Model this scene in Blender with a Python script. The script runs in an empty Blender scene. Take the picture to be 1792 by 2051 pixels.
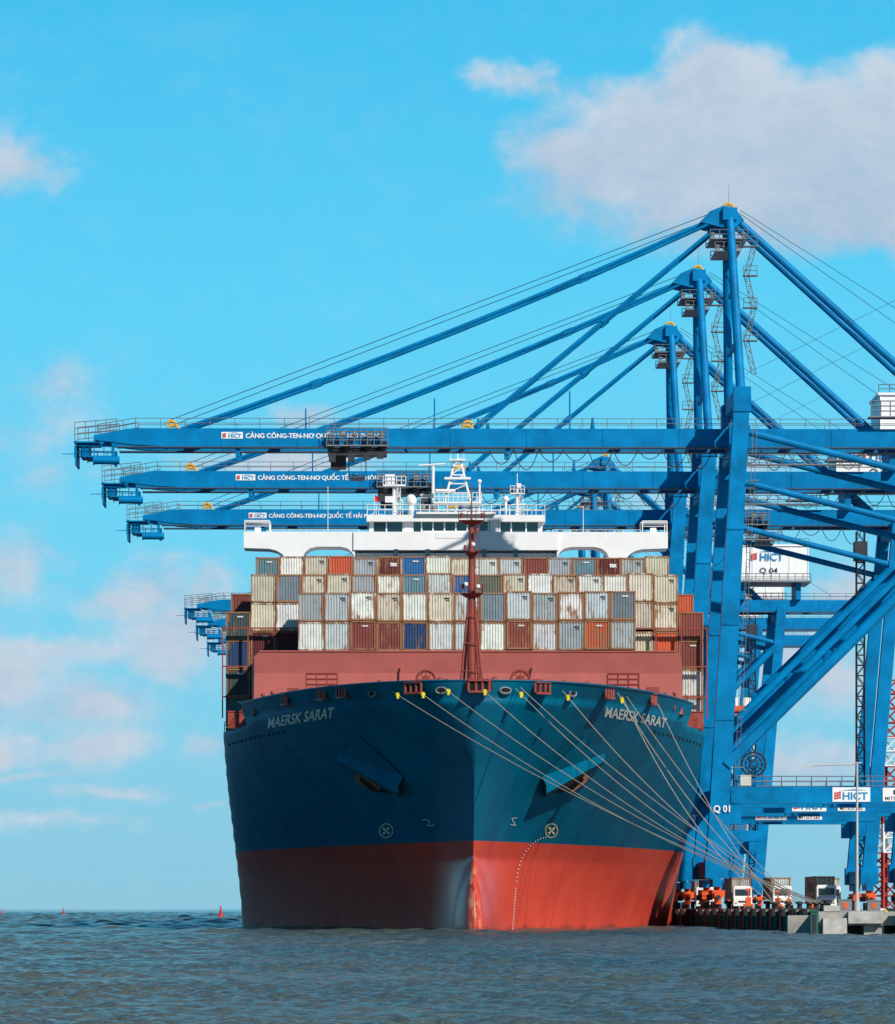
import bpy, math, random
import numpy as np
from mathutils import Vector, Matrix
random.seed(7)
scene=bpy.context.scene
COL=scene.collection
F=8632.0
# ------------------------------------------------------------------ materials
def mat(name,col,rough=0.5,metal=0.0,var=0.12,scale=0.6,rust=0.0,spec=0.3,rustcol=(0.16,0.06,0.025)):
    m=bpy.data.materials.new(name); m.use_nodes=True
    nt=m.node_tree; N=nt.nodes; L=nt.links
    b=N['Principled BSDF']
    b.inputs['Roughness'].default_value=rough; b.inputs['Metallic'].default_value=metal
    b.inputs['Specular IOR Level'].default_value=spec
    tc=N.new('ShaderNodeTexCoord'); n=N.new('ShaderNodeTexNoise'); n.inputs['Scale'].default_value=scale
    n.inputs['Detail'].default_value=8; n.inputs['Roughness'].default_value=0.65
    L.new(tc.outputs['Object'],n.inputs['Vector'])
    mr=N.new('ShaderNodeMapRange'); mr.inputs[1].default_value=0.3; mr.inputs[2].default_value=0.7
    mr.inputs[3].default_value=1-var; mr.inputs[4].default_value=1+var*0.6
    L.new(n.outputs['Fac'],mr.inputs[0])
    mx=N.new('ShaderNodeMix'); mx.data_type='RGBA'; mx.blend_type='MULTIPLY'; mx.inputs[0].default_value=1
    mx.inputs[6].default_value=(*col,1); L.new(mr.outputs[0],mx.inputs[7])
    out=mx.outputs[2]
    if rust>0:
        n2=N.new('ShaderNodeTexNoise'); n2.inputs['Scale'].default_value=scale*2.2; n2.inputs['Detail'].default_value=10
        n2.inputs['Roughness'].default_value=0.75
        mp=N.new('ShaderNodeMapping'); mp.inputs['Scale'].default_value=(1,1,0.35)
        L.new(tc.outputs['Object'],mp.inputs[0]); L.new(mp.outputs[0],n2.inputs['Vector'])
        r=N.new('ShaderNodeMapRange'); r.inputs[1].default_value=0.66-rust*0.25; r.inputs[2].default_value=0.76-rust*0.2
        L.new(n2.outputs['Fac'],r.inputs[0])
        m2=N.new('ShaderNodeMix'); m2.data_type='RGBA'; L.new(r.outputs[0],m2.inputs[0]); L.new(out,m2.inputs[6])
        m2.inputs[7].default_value=(*rustcol,1); out=m2.outputs[2]
    L.new(out,b.inputs['Base Color'])
    return m
M_blue=mat('crane_paint',(0.0,0.185,0.43),0.5,var=0.35,scale=0.35,rust=0.10,spec=.08,rustcol=(.015,.07,.14))
M_steel=mat('galvanised_steel',(0.20,0.21,0.22),0.55,0.2,rust=0.15)
M_dark=mat('dark_machinery',(0.03,0.035,0.045),0.6,var=0.3)
M_white=mat('white_paint',(0.80,0.80,0.79),0.4,var=0.06,rust=0.03,rustcol=(0.45,0.35,0.25))
M_cab=mat('cabin_paint',(0.55,0.55,0.5),0.5,var=0.2,rust=.1,rustcol=(.2,.15,.1))
M_glass=mat('dark_glass',(0.015,0.025,0.035),0.08,spec=0.9)
M_yellow=mat('yellow_paint',(0.75,0.38,0.02),0.5)
M_lemon=mat('lemon_plastic',(0.75,0.62,0.03),0.5)
M_orange=mat('orange_paint',(0.70,0.10,0.02),0.5,rust=0.15)
M_red=mat('deck_red',(0.27,0.055,0.04),0.5,var=0.25,rust=0.12,rustcol=(0.12,0.04,0.03))
M_rede=mat('breakwater_red',(0.34,0.085,0.07),0.65,var=0.15,scale=0.35,rust=0.12,rustcol=(0.5,0.27,0.22))
M_rope=mat('rope',(0.40,0.33,0.26),0.9)
M_cable=mat('steel_cable',(0.03,0.09,0.16),0.6)
M_conc=mat('concrete',(0.34,0.33,0.30),0.9,var=0.35,scale=0.9,rust=0.1,rustcol=(0.12,0.11,0.10))
M_rubber=mat('rubber',(0.02,0.022,0.024),0.7)
M_green=mat('green_fender_post',(0.02,0.13,0.10),0.6)
M_letter=mat('letter_grey',(0.60,0.61,0.56),0.6,rust=0.1)
M_tblue=mat('logo_blue',(0.01,0.25,0.5),0.5)
M_tred=mat('logo_red',(0.6,0.04,0.03),0.5)
M_rustw=mat('rusty_iron',(0.22,0.09,0.04),0.8,var=0.4,scale=2)
M_hole=mat('dark_opening',(0.008,0.01,0.015),0.9)
M_buoy=mat('buoy_red',(0.6,0.03,0.03),0.5)
M_pale=mat('pale_marking',(0.62,0.50,0.25),0.6,rust=0.1)

def container_mat(name,edge):
    m=bpy.data.materials.new(name); m.use_nodes=True
    nt=m.node_tree; N=nt.nodes; L=nt.links; b=N['Principled BSDF']; b.inputs['Roughness'].default_value=0.6
    oi=N.new('ShaderNodeObjectInfo'); tc=N.new('ShaderNodeTexCoord')
    def noise(scale,sc3):
        mp=N.new('ShaderNodeMapping'); mp.inputs['Scale'].default_value=sc3
        L.new(tc.outputs['Object'],mp.inputs[0])
        n=N.new('ShaderNodeTexNoise'); n.noise_dimensions='4D'; n.inputs['Scale'].default_value=scale; n.inputs['Detail'].default_value=8
        n.inputs['Roughness'].default_value=0.7
        ml=N.new('ShaderNodeMath'); ml.operation='MULTIPLY'; ml.inputs[1].default_value=90; L.new(oi.outputs['Random'],ml.inputs[0])
        L.new(ml.outputs[0],n.inputs['W']); L.new(mp.outputs[0],n.inputs['Vector']); return n.outputs['Fac']
    n1=noise(2.2,(1,1,.3)); n2=noise(0.9,(1,1,1))
    g=N.new('ShaderNodeMapRange'); g.inputs[1].default_value=0.3; g.inputs[2].default_value=0.7; g.inputs[3].default_value=0.70; g.inputs[4].default_value=1.06
    L.new(n2,g.inputs[0])
    mx=N.new('ShaderNodeMix'); mx.data_type='RGBA'; mx.blend_type='MULTIPLY'; mx.inputs[0].default_value=1
    L.new(oi.outputs['Color'],mx.inputs[6]); L.new(g.outputs[0],mx.inputs[7])
    sep=N.new('ShaderNodeSeparateXYZ'); L.new(tc.outputs['Generated'],sep.inputs[0])
    def edge_of(o):
        a=N.new('ShaderNodeMath'); a.operation='SUBTRACT'; a.inputs[1].default_value=0.5; L.new(o,a.inputs[0])
        c=N.new('ShaderNodeMath'); c.operation='ABSOLUTE'; L.new(a.outputs[0],c.inputs[0])
        p=N.new('ShaderNodeMath'); p.operation='MULTIPLY'; p.inputs[1].default_value=2; L.new(c.outputs[0],p.inputs[0])
        q=N.new('ShaderNodeMath'); q.operation='POWER'; q.inputs[1].default_value=6; L.new(p.outputs[0],q.inputs[0]); return q.outputs[0]
    e=N.new('ShaderNodeMath'); e.operation='MAXIMUM'; L.new(edge_of(sep.outputs[0]),e.inputs[0]); L.new(edge_of(sep.outputs[2]),e.inputs[1])
    e2=N.new('ShaderNodeMath'); e2.operation='MULTIPLY_ADD'; e2.inputs[1].default_value=0.17; L.new(e.outputs[0],e2.inputs[0]); L.new(n1,e2.inputs[2])
    e3=N.new('ShaderNodeMath'); e3.operation='MULTIPLY_ADD'; e3.inputs[1].default_value=0.17; L.new(oi.outputs['Random'],e3.inputs[0]); L.new(e2.outputs[0],e3.inputs[2])
    r=N.new('ShaderNodeMapRange'); r.inputs[1].default_value=0.66-edge; r.inputs[2].default_value=0.78-edge; L.new(e3.outputs[0],r.inputs[0])
    m2=N.new('ShaderNodeMix'); m2.data_type='RGBA'; L.new(r.outputs[0],m2.inputs[0]); L.new(mx.outputs[2],m2.inputs[6]); m2.inputs[7].default_value=(0.28,0.13,0.06,1)
    L.new(m2.outputs[2],b.inputs['Base Color'])
    return m
M_cbody=container_mat('container_paint',0.0); M_cframe=container_mat('container_frame_paint',0.12)

# ------------------------------------------------------------------ mesh builder
class MB:
    def __init__(s): s.v=[]; s.f=[]; s.m=[]
    def add(s,v,f,m=0):
        o=len(s.v); s.v+= [tuple(p) for p in v]; s.f+=[tuple(o+i for i in q) for q in f]; s.m+=[m]*len(f)
    def box(s,c,d,m=0):
        x,y,z=c; a,b,e=d[0]/2,d[1]/2,d[2]/2
        v=[(x+i*a,y+j*b,z+k*e) for i in(-1,1) for j in(-1,1) for k in(-1,1)]
        s.add(v,[(0,1,3,2),(4,6,7,5),(0,4,5,1),(2,3,7,6),(0,2,6,4),(1,5,7,3)],m)
    def beam(s,p,q,w,h,w2=None,h2=None,m=0,up=None):
        p=Vector(p);q=Vector(q); d=(q-p).normalized(); w2=w2 or w; h2=h2 or h
        up=Vector(up) if up else (Vector((0,1,0)) if abs(d.z)>0.7 else Vector((0,0,1)))
        sd=d.cross(up).normalized(); u=sd.cross(d).normalized()
        v=[]
        for P,W,H in((p,w,h),(q,w2,h2)):
            for i,j in((-1,-1),(1,-1),(1,1),(-1,1)): v.append(P+sd*i*W/2+u*j*H/2)
        s.add(v,[(0,1,2,3),(7,6,5,4),(0,4,5,1),(1,5,6,2),(2,6,7,3),(3,7,4,0)],m)
    def tube(s,p,q,r,n=8,r2=None,m=0):
        p=Vector(p);q=Vector(q); d=(q-p).normalized(); r2=r if r2 is None else r2
        up=Vector((0,1,0)) if abs(d.z)>0.7 else Vector((0,0,1))
        sd=d.cross(up).normalized(); u=sd.cross(d)
        v=[]
        for P,R in((p,r),(q,r2)):
            for i in range(n):
                a=2*math.pi*i/n; v.append(P+sd*math.cos(a)*R+u*math.sin(a)*R)
        f=[(i,n+i,n+(i+1)%n,(i+1)%n) for i in range(n)]+[tuple(range(n)),tuple(range(2*n-1,n-1,-1))]
        s.add(v,f,m)
    def path(s,pts,r,n=5,m=0):
        for a,b in zip(pts[:-1],pts[1:]): s.tube(a,b,r,n,m=m)
    def extr(s,poly,y0,y1,m=0):
        n=len(poly); v=[(x,y0,z) for x,z in poly]+[(x,y1,z) for x,z in poly]
        s.add(v,[tuple(range(n)),tuple(range(2*n-1,n-1,-1))]+[(i,i+n,(i+1)%n+n,(i+1)%n) for i in range(n)],m)
    def ring(s,c,R,r,axis='y',a0=0,a1=2*math.pi,n=20,k=6,m=0):
        v=[];cx,cy,cz=c
        for i in range(n+1):
            a=a0+(a1-a0)*i/n
            for j in range(k):
                b=2*math.pi*j/k; rr=R+r*math.cos(b); o=r*math.sin(b)
                if axis=='y': v.append((cx+rr*math.cos(a),cy+o,cz+rr*math.sin(a)))
                elif axis=='x': v.append((cx+o,cy+rr*math.cos(a),cz+rr*math.sin(a)))
                else: v.append((cx+rr*math.cos(a),cy+rr*math.sin(a),cz+o))
        s.add(v,[(i*k+j,(i+1)*k+j,(i+1)*k+(j+1)%k,i*k+(j+1)%k) for i in range(n) for j in range(k)],m)
    def sph(s,c,r,m=0,n=14,k=8,sz=1):
        v=[];cx,cy,cz=c
        for j in range(k+1):
            t=math.pi*j/k
            for i in range(n):
                a=2*math.pi*i/n; v.append((cx+r*math.sin(t)*math.cos(a),cy+r*math.sin(t)*math.sin(a),cz+r*sz*math.cos(t)))
        s.add(v,[(j*n+i,(j+1)*n+i,(j+1)*n+(i+1)%n,j*n+(i+1)%n) for j in range(k) for i in range(n)],m)
    def rail(s,p,q,h=1.1,sp=2.0,r=0.035,m=0,rails=2):
        p=Vector(p);q=Vector(q);L=(q-p).length;n=max(1,int(L/sp))
        for i in range(n+1):
            a=p.lerp(q,i/n); s.tube(a,a+Vector((0,0,h)),r,4,m=m)
        for k in range(rails):
            z=Vector((0,0,h*(k+1)/rails)); s.tube(p+z,q+z,r,4,m=m)
    def ladder(s,p,q,w=0.6,sp=0.7,r=0.04,m=0,zig=True,ax=(1,0,0)):
        p=Vector(p);q=Vector(q);ax=Vector(ax)*w/2;L=(q-p).length;n=max(1,int(L/sp))
        s.tube(p-ax,q-ax,r,4,m=m); s.tube(p+ax,q+ax,r,4,m=m)
        for i in range(n):
            a=p.lerp(q,i/n); b=p.lerp(q,(i+1)/n)
            if zig: s.tube(a-ax if i%2 else a+ax, b+ax if i%2 else b-ax, r*0.8,4,m=m)
            s.tube(a-ax,a+ax,r*0.8,4,m=m)
    def mesh(s,name,mats,smooth=False):
        me=bpy.data.meshes.new(name); me.from_pydata(s.v,[],s.f); me.update()
        for a in mats: me.materials.append(a)
        me.polygons.foreach_set('material_index',s.m)
        if smooth: me.shade_smooth() if hasattr(me,'shade_smooth') else None
        return me
def link(o,parent=None,**kw):
    COL.objects.link(o)
    if parent: o.parent=parent
    for k,v in kw.items(): o[k]=v
    return o
def obj(mb,name,mats,parent=None,smooth=False,loc=None,**kw):
    if not isinstance(mats,(list,tuple)): mats=[mats]
    me=mb.mesh(name,mats,smooth) if isinstance(mb,MB) else mb
    o=bpy.data.objects.new(name,me)
    if loc: o.location=loc
    return link(o,parent,**kw)
def empty(name,M=None,parent=None,**kw):
    o=bpy.data.objects.new(name,None); o.empty_display_size=1
    if M is not None: o.matrix_world=M
    return link(o,parent,**kw)
def textraw(body,off=0.0,shear=0):
    c=bpy.data.curves.new('t','FONT'); c.body=body; c.size=1; c.offset=off; c.align_x='CENTER'; c.align_y='CENTER'; c.shear=shear; c.resolution_u=3
    o=bpy.data.objects.new('t',c); COL.objects.link(o); bpy.context.view_layer.update()
    dg=bpy.context.evaluated_depsgraph_get(); me=bpy.data.meshes.new_from_object(o.evaluated_get(dg))
    v=np.array([p.co[:] for p in me.vertices]).reshape(-1,3); f=[tuple(p.vertices) for p in me.polygons]
    bpy.data.objects.remove(o); bpy.data.meshes.remove(me); bpy.data.curves.remove(c)
    return v,f
def textdata(body,h,width=None,off=0.0,extr=0.0,shear=0):
    v,f=textraw(body,off,shear)
    mn=v.min(0); mxx=v.max(0); v=v-(mn+mxx)/2
    sz=h/(mxx[1]-mn[1]); sx=sz if width is None else width/(mxx[0]-mn[0])
    return [(p[0]*sx,p[1]*sz) for p in v],f
def text_into(mb,body,c,h,width=None,off=0.012,m=0):
    v,f=textdata(body,h,width,off)
    mb.add([(c[0]+a,c[1],c[2]+b) for a,b in v],f,m)
def textside_into(mb,body,c,h,width=None,off=0.012,m=0,sgn=-1):
    v,f=textdata(body,h,width,off)
    mb.add([(c[0],c[1]+a*sgn,c[2]+b) for a,b in v],f,m)
def copytree(root,name,M,**kw):
    new=root.copy(); new.name=name; COL.objects.link(new); new.matrix_world=M
    for k,v in kw.items(): new[k]=v
    kids=[]
    def rec(a,b):
        for ch in a.children:
            c=ch.copy(); COL.objects.link(c); c.parent=b; kids.append(c); rec(ch,c)
    rec(root,new); return new,kids
YAW=0.0121
RZ=Matrix.Rotation(YAW,4,'Z')

# ------------------------------------------------------------------ SHIP hull function
Zt=[-3,0,8,13,19.6,21.7]
cL=np.polyfit(Zt,[116,113,93,74,59.5,58],3); cE=np.polyfit(Zt,[1.02,1.02,.97,.80,.48,.42],3); cP=np.polyfit(Zt,[1.5,1.5,1.45,1.35,1.2,1.15],2)
BT,BH=.3,6.1
def bulb_nose(z):
    q=1-((z-BT)/BH)**2
    return 9-5.0*math.sqrt(q) if q>0 else None
def stem(z):
    t=min(1,max(0,(z-6.4)/15.3)); return 9*(1-t)**1.35
def s_start(z):
    a=stem(z); b=bulb_nose(z)
    return min(a,b) if b is not None else a
def hb(s,z):
    s0=stem(z); L=float(np.polyval(cL,z)); u=(s-s0)/(L-s0)
    e=float(np.polyval(cE,z)); p=float(np.polyval(cP,z))
    h=0 if u<=0 else (24.1 if u>=1 else 24.1*(1-(1-u)**p)**e)
    q=1-((z-BT)/BH)**2; b=0
    if q>0:
        n0=9-5.0*math.sqrt(q); t=(s-n0)
        if t>0:
            b=(.55*(1-math.exp(-t/.35))+1.7*(1-math.exp(-t/4.5)))*q**.6*(1 if s<9 else max(0,1-(s-9)/16)**1.5)
    return min(24.1,(h**2+b**2)**.5)
def inv(x,z):
    x=abs(x); lo=s_start(z); hi=118
    for _ in range(50):
        m=(lo+hi)/2
        if hb(m,z)<x: lo=m
        else: hi=m
    return (lo+hi)/2
def onhull(x,z,off=0.05):
    sg=1 if x>=0 else -1; s=inv(x,z)
    ds=(inv(abs(x)+.05,z)-s)/.05; dz=(inv(x,z+.05)-s)/.05
    n=Vector((ds,-1,dz)).normalized()
    return (x+sg*n.x*off, s+n.y*off, z+n.z*off), Vector((sg*n.x,n.y,n.z))
SHIP_M=Matrix.Translation((2.39,372,0))@RZ
ship=empty('container_ship',SHIP_M,label="large blue and red container ship moored alongside the quay",category="ship")
FE=42
vv=[0,.015,.04,.08,.15,.25,.4,.6,.85,1.15,1.5,2,2.5,3,3.7,4.5,5.5,6.5,7.5,9,10.5,12,14,16,18,20.5,23,26,29,32,35,38.5,42,45,48,51,54,57,60,63,67,71,75,80,86,92,98,104,110,118,135,160,200,240,270,290]
zz=list(np.linspace(-2.5,7.5,36))+list(np.linspace(8.0,19.6,27))+[20.1,20.6,21.15,21.7]
def scol(v,z):
    s0=s_start(z); return s0*(1-v/47)+v if v<47 else v
g=MB(); NV=len(vv); idx={}
for i,z in enumerate(zz):
    for j,v in enumerate(vv):
        if z>19.7 and v>FE: continue
        s=scol(v,z)
        b=0 if j==0 else hb(s,z)
        if v>=240: b*=1-((v-240)/50)**2*0.25*(1-z/25)
        for sg in((1,) if j==0 else (1,-1)):
            idx[i,j,sg]=len(g.v); g.v.append((sg*b,s,z))
            if j==0: idx[i,j,-1]=idx[i,j,1]
for i in range(len(zz)-1):
    for j in range(NV-1):
        for sg in(1,-1):
            k=[(i,j,sg),(i,j+1,sg),(i+1,j+1,sg),(i+1,j,sg)]
            if all(a in idx for a in k):
                q=[idx[a] for a in k]; 
                if sg==-1: q=q[::-1]
                g.f.append(tuple(dict.fromkeys(q))); g.m.append(0)
it=62
g.f.append(tuple([idx[i,NV-1,1] for i in range(it+1)]+[idx[i,NV-1,-1] for i in range(it,-1,-1)])); g.m.append(0)
for j in range(NV-1):
    i=it+1 if vv[j+1]<=FE else it
    a=[idx.get((i,j,1)),idx.get((i,j+1,1)),idx.get((i,j+1,-1)),idx.get((i,j,-1))]
    if None not in a: g.f.append(tuple(dict.fromkeys(a))); g.m.append(1)
mh=bpy.data.materials.new('hull_paint'); mh.use_nodes=True
def hullmat():
    nt=mh.node_tree;N=nt.nodes;L=nt.links;b=N['Principled BSDF']
    tc=N.new('ShaderNodeTexCoord'); sp=N.new('ShaderNodeSeparateXYZ'); L.new(tc.outputs['Object'],sp.inputs[0])
    st=N.new('ShaderNodeMapRange'); st.inputs[1].default_value=7.98; st.inputs[2].default_value=8.02; L.new(sp.outputs[2],st.inputs[0])
    def noise(sc,s3,det=8,ro=.65):
        mp=N.new('ShaderNodeMapping'); mp.inputs['Scale'].default_value=s3; L.new(tc.outputs['Object'],mp.inputs[0])
        n=N.new('ShaderNodeTexNoise'); n.inputs['Scale'].default_value=sc; n.inputs['Detail'].default_value=det; n.inputs['Roughness'].default_value=ro
        L.new(mp.outputs[0],n.inputs[0]); return n.outputs['Fac']
    def mrr(o,a,c,d,e):
        m=N.new('ShaderNodeMapRange'); 
        for i,x in zip((1,2,3,4),(a,c,d,e)): m.inputs[i].default_value=x
        L.new(o,m.inputs[0]); return m.outputs[0]
    def mth(op,a,c):
        m=N.new('ShaderNodeMath'); m.operation=op
        for i,x in enumerate((a,c)):
            if isinstance(x,(int,float)): m.inputs[i].default_value=x
            else: L.new(x,m.inputs[i])
        return m.outputs[0]
    def mix(f,a,c,bt='MIX'):
        m=N.new('ShaderNodeMix'); m.data_type='RGBA'; m.blend_type=bt
        for i,x in zip((0,6,7),(f,a,c)):
            if isinstance(x,(tuple,float,int)): m.inputs[i].default_value=x if not isinstance(x,tuple) else (*x,1)
            else: L.new(x,m.inputs[i])
        return m.outputs[2]
    n1=noise(.22,(1,1,1)); n2=noise(.5,(1,1,.12)); n3=noise(1.6,(1,1,.1),10,.75); n4=noise(2.4,(1,.3,.35),8,.75); n5=noise(.9,(1,1,1),10,.8)
    red=mix(mrr(n1,.35,.7,0,1),(0.68,0.075,0.040),(0.54,0.055,0.042))
    red=mix(mrr(n2,.55,.75,0,.35),red,(0.72,0.15,0.08))
    blue=mix(mrr(n1,.35,.7,0,1),(0.001,0.130,0.220),(0.001,0.082,0.155))
    blue=mix(mrr(n2,.52,.72,0,.4),blue,(0.008,0.065,0.115))
    blue=mix(mrr(n5,.66,.72,0,.3),blue,(0.05,0.17,0.22))
    c=mix(st.outputs[0],red,blue)
    c=mix(mrr(n3,.66,.76,0,.75),c,(0.17,0.075,0.04))
    ax=mrr(mth('ABSOLUTE',sp.outputs[0],0),.3,.75,1,0); lz=mrr(sp.outputs[2],5.0,6.0,1,0)
    c=mix(mth('MULTIPLY',mth('MULTIPLY',ax,lz),mrr(n4,.5,.58,0,.8)),c,(0.60,0.33,0.18))
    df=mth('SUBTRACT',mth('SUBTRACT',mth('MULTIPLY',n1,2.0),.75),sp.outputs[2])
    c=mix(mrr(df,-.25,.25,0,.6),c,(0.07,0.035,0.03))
    L.new(c,b.inputs['Base Color'])
    L.new(mrr(sp.outputs[2],5,9,.3,.42),b.inputs['Roughness'])
    L.new(mrr(mth('ABSOLUTE',sp.outputs[0],0),1.6,3.6,.28,.015),b.inputs['Specular IOR Level'])
    br=N.new('ShaderNodeTexBrick'); cb=N.new('ShaderNodeCombineXYZ'); L.new(sp.outputs[1],cb.inputs[0]); L.new(sp.outputs[2],cb.inputs[1])
    L.new(cb.outputs[0],br.inputs[0]); br.inputs['Scale'].default_value=.1; br.inputs['Mortar Size'].default_value=.004; br.inputs['Brick Width'].default_value=1.0;br.inputs['Row Height'].default_value=.28
    bp=N.new('ShaderNodeBump'); bp.inputs['Strength'].default_value=.25; bp.inputs['Distance'].default_value=.06
    L.new(mth('ADD',mth('MULTIPLY',br.outputs['Fac'],-.5),n1),bp.inputs['Height']); L.new(bp.outputs[0],b.inputs['Normal'])
hullmat()
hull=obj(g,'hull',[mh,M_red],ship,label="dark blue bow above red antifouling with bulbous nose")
hull.data.polygons.foreach_set('use_smooth',[m==0 for m in g.m])
g=MB()
for sg in(1,-1):
    pts=[(sg*hb(scol(v,21.7),21.7),scol(v,21.7)-0.0,21.72) for v in vv if v<=FE]
    pts[0]=(0,0,21.72); g.path(pts,.08,6)
obj(g,'gunwale',mat('gunwale_paint',(0.003,0.10,0.18),.4),ship)
def decal(body,x0,z0,x1,z1,h,mat_,name,off=.02,shear=0):
    w=math.hypot(x1-x0,z1-z0); v,f=textdata(body,h,w,off,shear=shear); cx,cz=(x0+x1)/2,(z0+z1)/2; t=(z1-z0)/(x1-x0)
    mb=MB(); P=[]
    for a,b in v: P.append(onhull(cx+a,cz+b+a*t,.03)[0])
    mb.add(P,f); return obj(mb,name,mat_,ship)
decal("MAERSK SARAT",-18.9,19.4,-12.3,19.6,.88,M_letter,'ship_name',off=.02,shear=.28)
decal("MAERSK SARAT",11.8,19.6,18.5,19.4,.88,M_letter,'ship_name',off=.02,shear=.15)
def hullring(cx,cz,R,name,m):
    mb=MB(); n=28
    P=[]
    for i in range(n):
        a=2*math.pi*i/n
        for r in(R,R*.86): P.append(onhull(cx+r*math.cos(a),cz+r*math.sin(a),.05)[0])
    mb.add(P,[(2*i,2*((i+1)%n),2*((i+1)%n)+1,2*i+1) for i in range(n)])
    for k in range(2):
        a=math.pi/4+k*math.pi/2
        d=(math.cos(a),math.sin(a)); nn=(-d[1],d[0]); L_=6; P=[]
        for j in range(L_+1):
            t=R*.62*(-1+2*j/L_)
            wd=.03+.09*abs(-1+2*j/L_)
            for w in(-wd,wd): P.append(onhull(cx+d[0]*t+nn[0]*w,cz+d[1]*t+nn[1]*w,.06)[0])
        mb.add(P,[(2*j,2*j+1,2*j+3,2*j+2) for j in range(L_)])
    return obj(mb,name,m,ship)
hullring(-7.7,9.2,.66,'thruster_mark',M_letter); hullring(7.4,9.2,.66,'thruster_mark',M_pale)
def hullline(pts,w,name,m):
    mb=MB()
    for (a,b) in zip(pts[:-1],pts[1:]):
        d=Vector((b[0]-a[0],b[1]-a[1])); nn=Vector((-d.y,d.x)).normalized()*w/2
        P=[onhull(a[0]+nn.x,a[1]+nn.y,.06)[0],onhull(b[0]+nn.x,b[1]+nn.y,.06)[0],onhull(b[0]-nn.x,b[1]-nn.y,.06)[0],onhull(a[0]-nn.x,a[1]-nn.y,.06)[0]]
        mb.add(P,[(0,1,2,3)])
    return obj(mb,name,m,ship)
# small open bracket-like bulb symbols
hullline([(-3.35,9.55),(-3.55,9.45),(-3.95,9.5),(-3.75,9.85),(-4.15,10.05),(-4.45,9.95)],.06,'bulb_mark',M_letter)
hullline([(3.35,9.55),(3.85,9.5),(3.6,9.85),(3.45,10.1),(3.95,10.15)],.06,'bulb_mark',M_letter)
mb=MB()
arc=[(7.2-3.1*math.sin(t),8.6-4.4*(1-math.cos(t))) for t in np.linspace(0.1,1.5,17)]+[(4.05-.02*i,4.1-.26*i) for i in range(1,17)]
for x,z in arc:
    P=[onhull(x+a,z+b,.06)[0] for a,b in((-.05,-.06),(.05,-.06),(.05,.06),(-.05,.06))]; mb.add(P,[(0,1,2,3)])
obj(mb,'draught_marks',M_letter,ship,label="curved row of small white draught dots")
for sg in(1,-1):
    mb=MB()
    for i in range(13):
        x=sg*(17.3+i*.5); z=18.5-.02*i
        P=[onhull(x+.11*math.cos(a),z+.13*math.sin(a),.05)[0] for a in np.linspace(0,5.5,8)]; mb.add(P,[tuple(range(8))])
    obj(mb,'scupper_holes',M_hole,ship)
# anchor shelves & anchors
for sg in(1,-1):
    mb=MB(); P=[]
    top=[(12.1,16.1,2.0),(10.0,17.35,.25),(6.2,13.8,.3),(6.6,13.0,2.0)]
    for x,z,pr in top:
        s=inv(x,z); P.append((sg*x,s-pr,z)); 
    for x,z,pr in top:
        s=inv(x,max(z-1.0,10)); P.append((sg*(x),s+.6,z-1.0 if pr>1 else z-.3))
    f=[(0,1,2,3),(4,7,6,5),(0,4,5,1),(1,5,6,2),(2,6,7,3)]
    mb.add(P,f)
    a=Vector(P[0]); d_=Vector(P[3]); dn=Vector((0,.1,-.7))
    mb.add([a,d_,d_+dn,a+dn,Vector(P[4]),Vector(P[7])],[(0,1,2,3),(3,2,5,4),(0,3,4),(1,5,2)])
    obj(mb,'anchor_shelf',mh,ship)
    mb=MB(); pl=[(11.2,14.9),(10.5,15.7),(6.9,12.9),(7.1,12.4),(9.4,12.8)]
    mb.add([onhull(sg*x,z,.05)[0] for x,z in pl],[(0,1,2,3,4)]); obj(mb,'anchor_pocket',M_hole,ship)
    mb=MB(); (p,n)=onhull(9.0,13.9,.35)
    c=Vector((sg*p[0],p[1],p[2])); dd=Vector((-sg*.75,-.1,-.6)).normalized()
    mb.beam(c-dd*1.7,c+dd*1.3,.35,.4); e=c-dd*1.2
    for k in((sg*.2,.1,.9),(sg*.2,.1,-.9)):
        q=e+Vector(k)*.9; mb.beam(e,q,.4,.4); mb.beam(q,q+dd*1.7,.45,.25,.12,.1)
    obj(mb,'anchor',M_rustw,ship)
# breakwater
mb=MB(); W=20.3
mb.add([(-W,38,24.4),(W,38,24.4),(W,38,26.0),(W-.5,38,26.45),(-W+.5,38,26.45),(-W,38,26.0)],[(0,1,2,3,4,5)])
mb.add([(-W,35.6,20.4),(W,35.6,20.4),(W,38,24.4),(-W,38,24.4)],[(0,1,2,3)])
mb.tube((-W+.5,38,26.47),(W-.5,38,26.47),.1,6)
for sg in(1,-1):
    mb.add([(sg*W,35.6,20.4),(sg*W,38,24.4),(sg*W,38,26),(sg*(W+.3),41,25.5),(sg*(W+.3),41,20.0)],[(0,1,2,3,4)])
for i in range(-8,9): mb.beam((i*2.4,38.2,20.5),(i*2.4,38.2,26.3),.15,.3)
for i in(-6.2,6.3): mb.beam((i,35.3,21.5),(i,37.6,25.2),.12,.2)
obj(mb,'breakwater',M_rede,ship,label="wide pinkish red steel breakwater across the foredeck")
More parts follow.
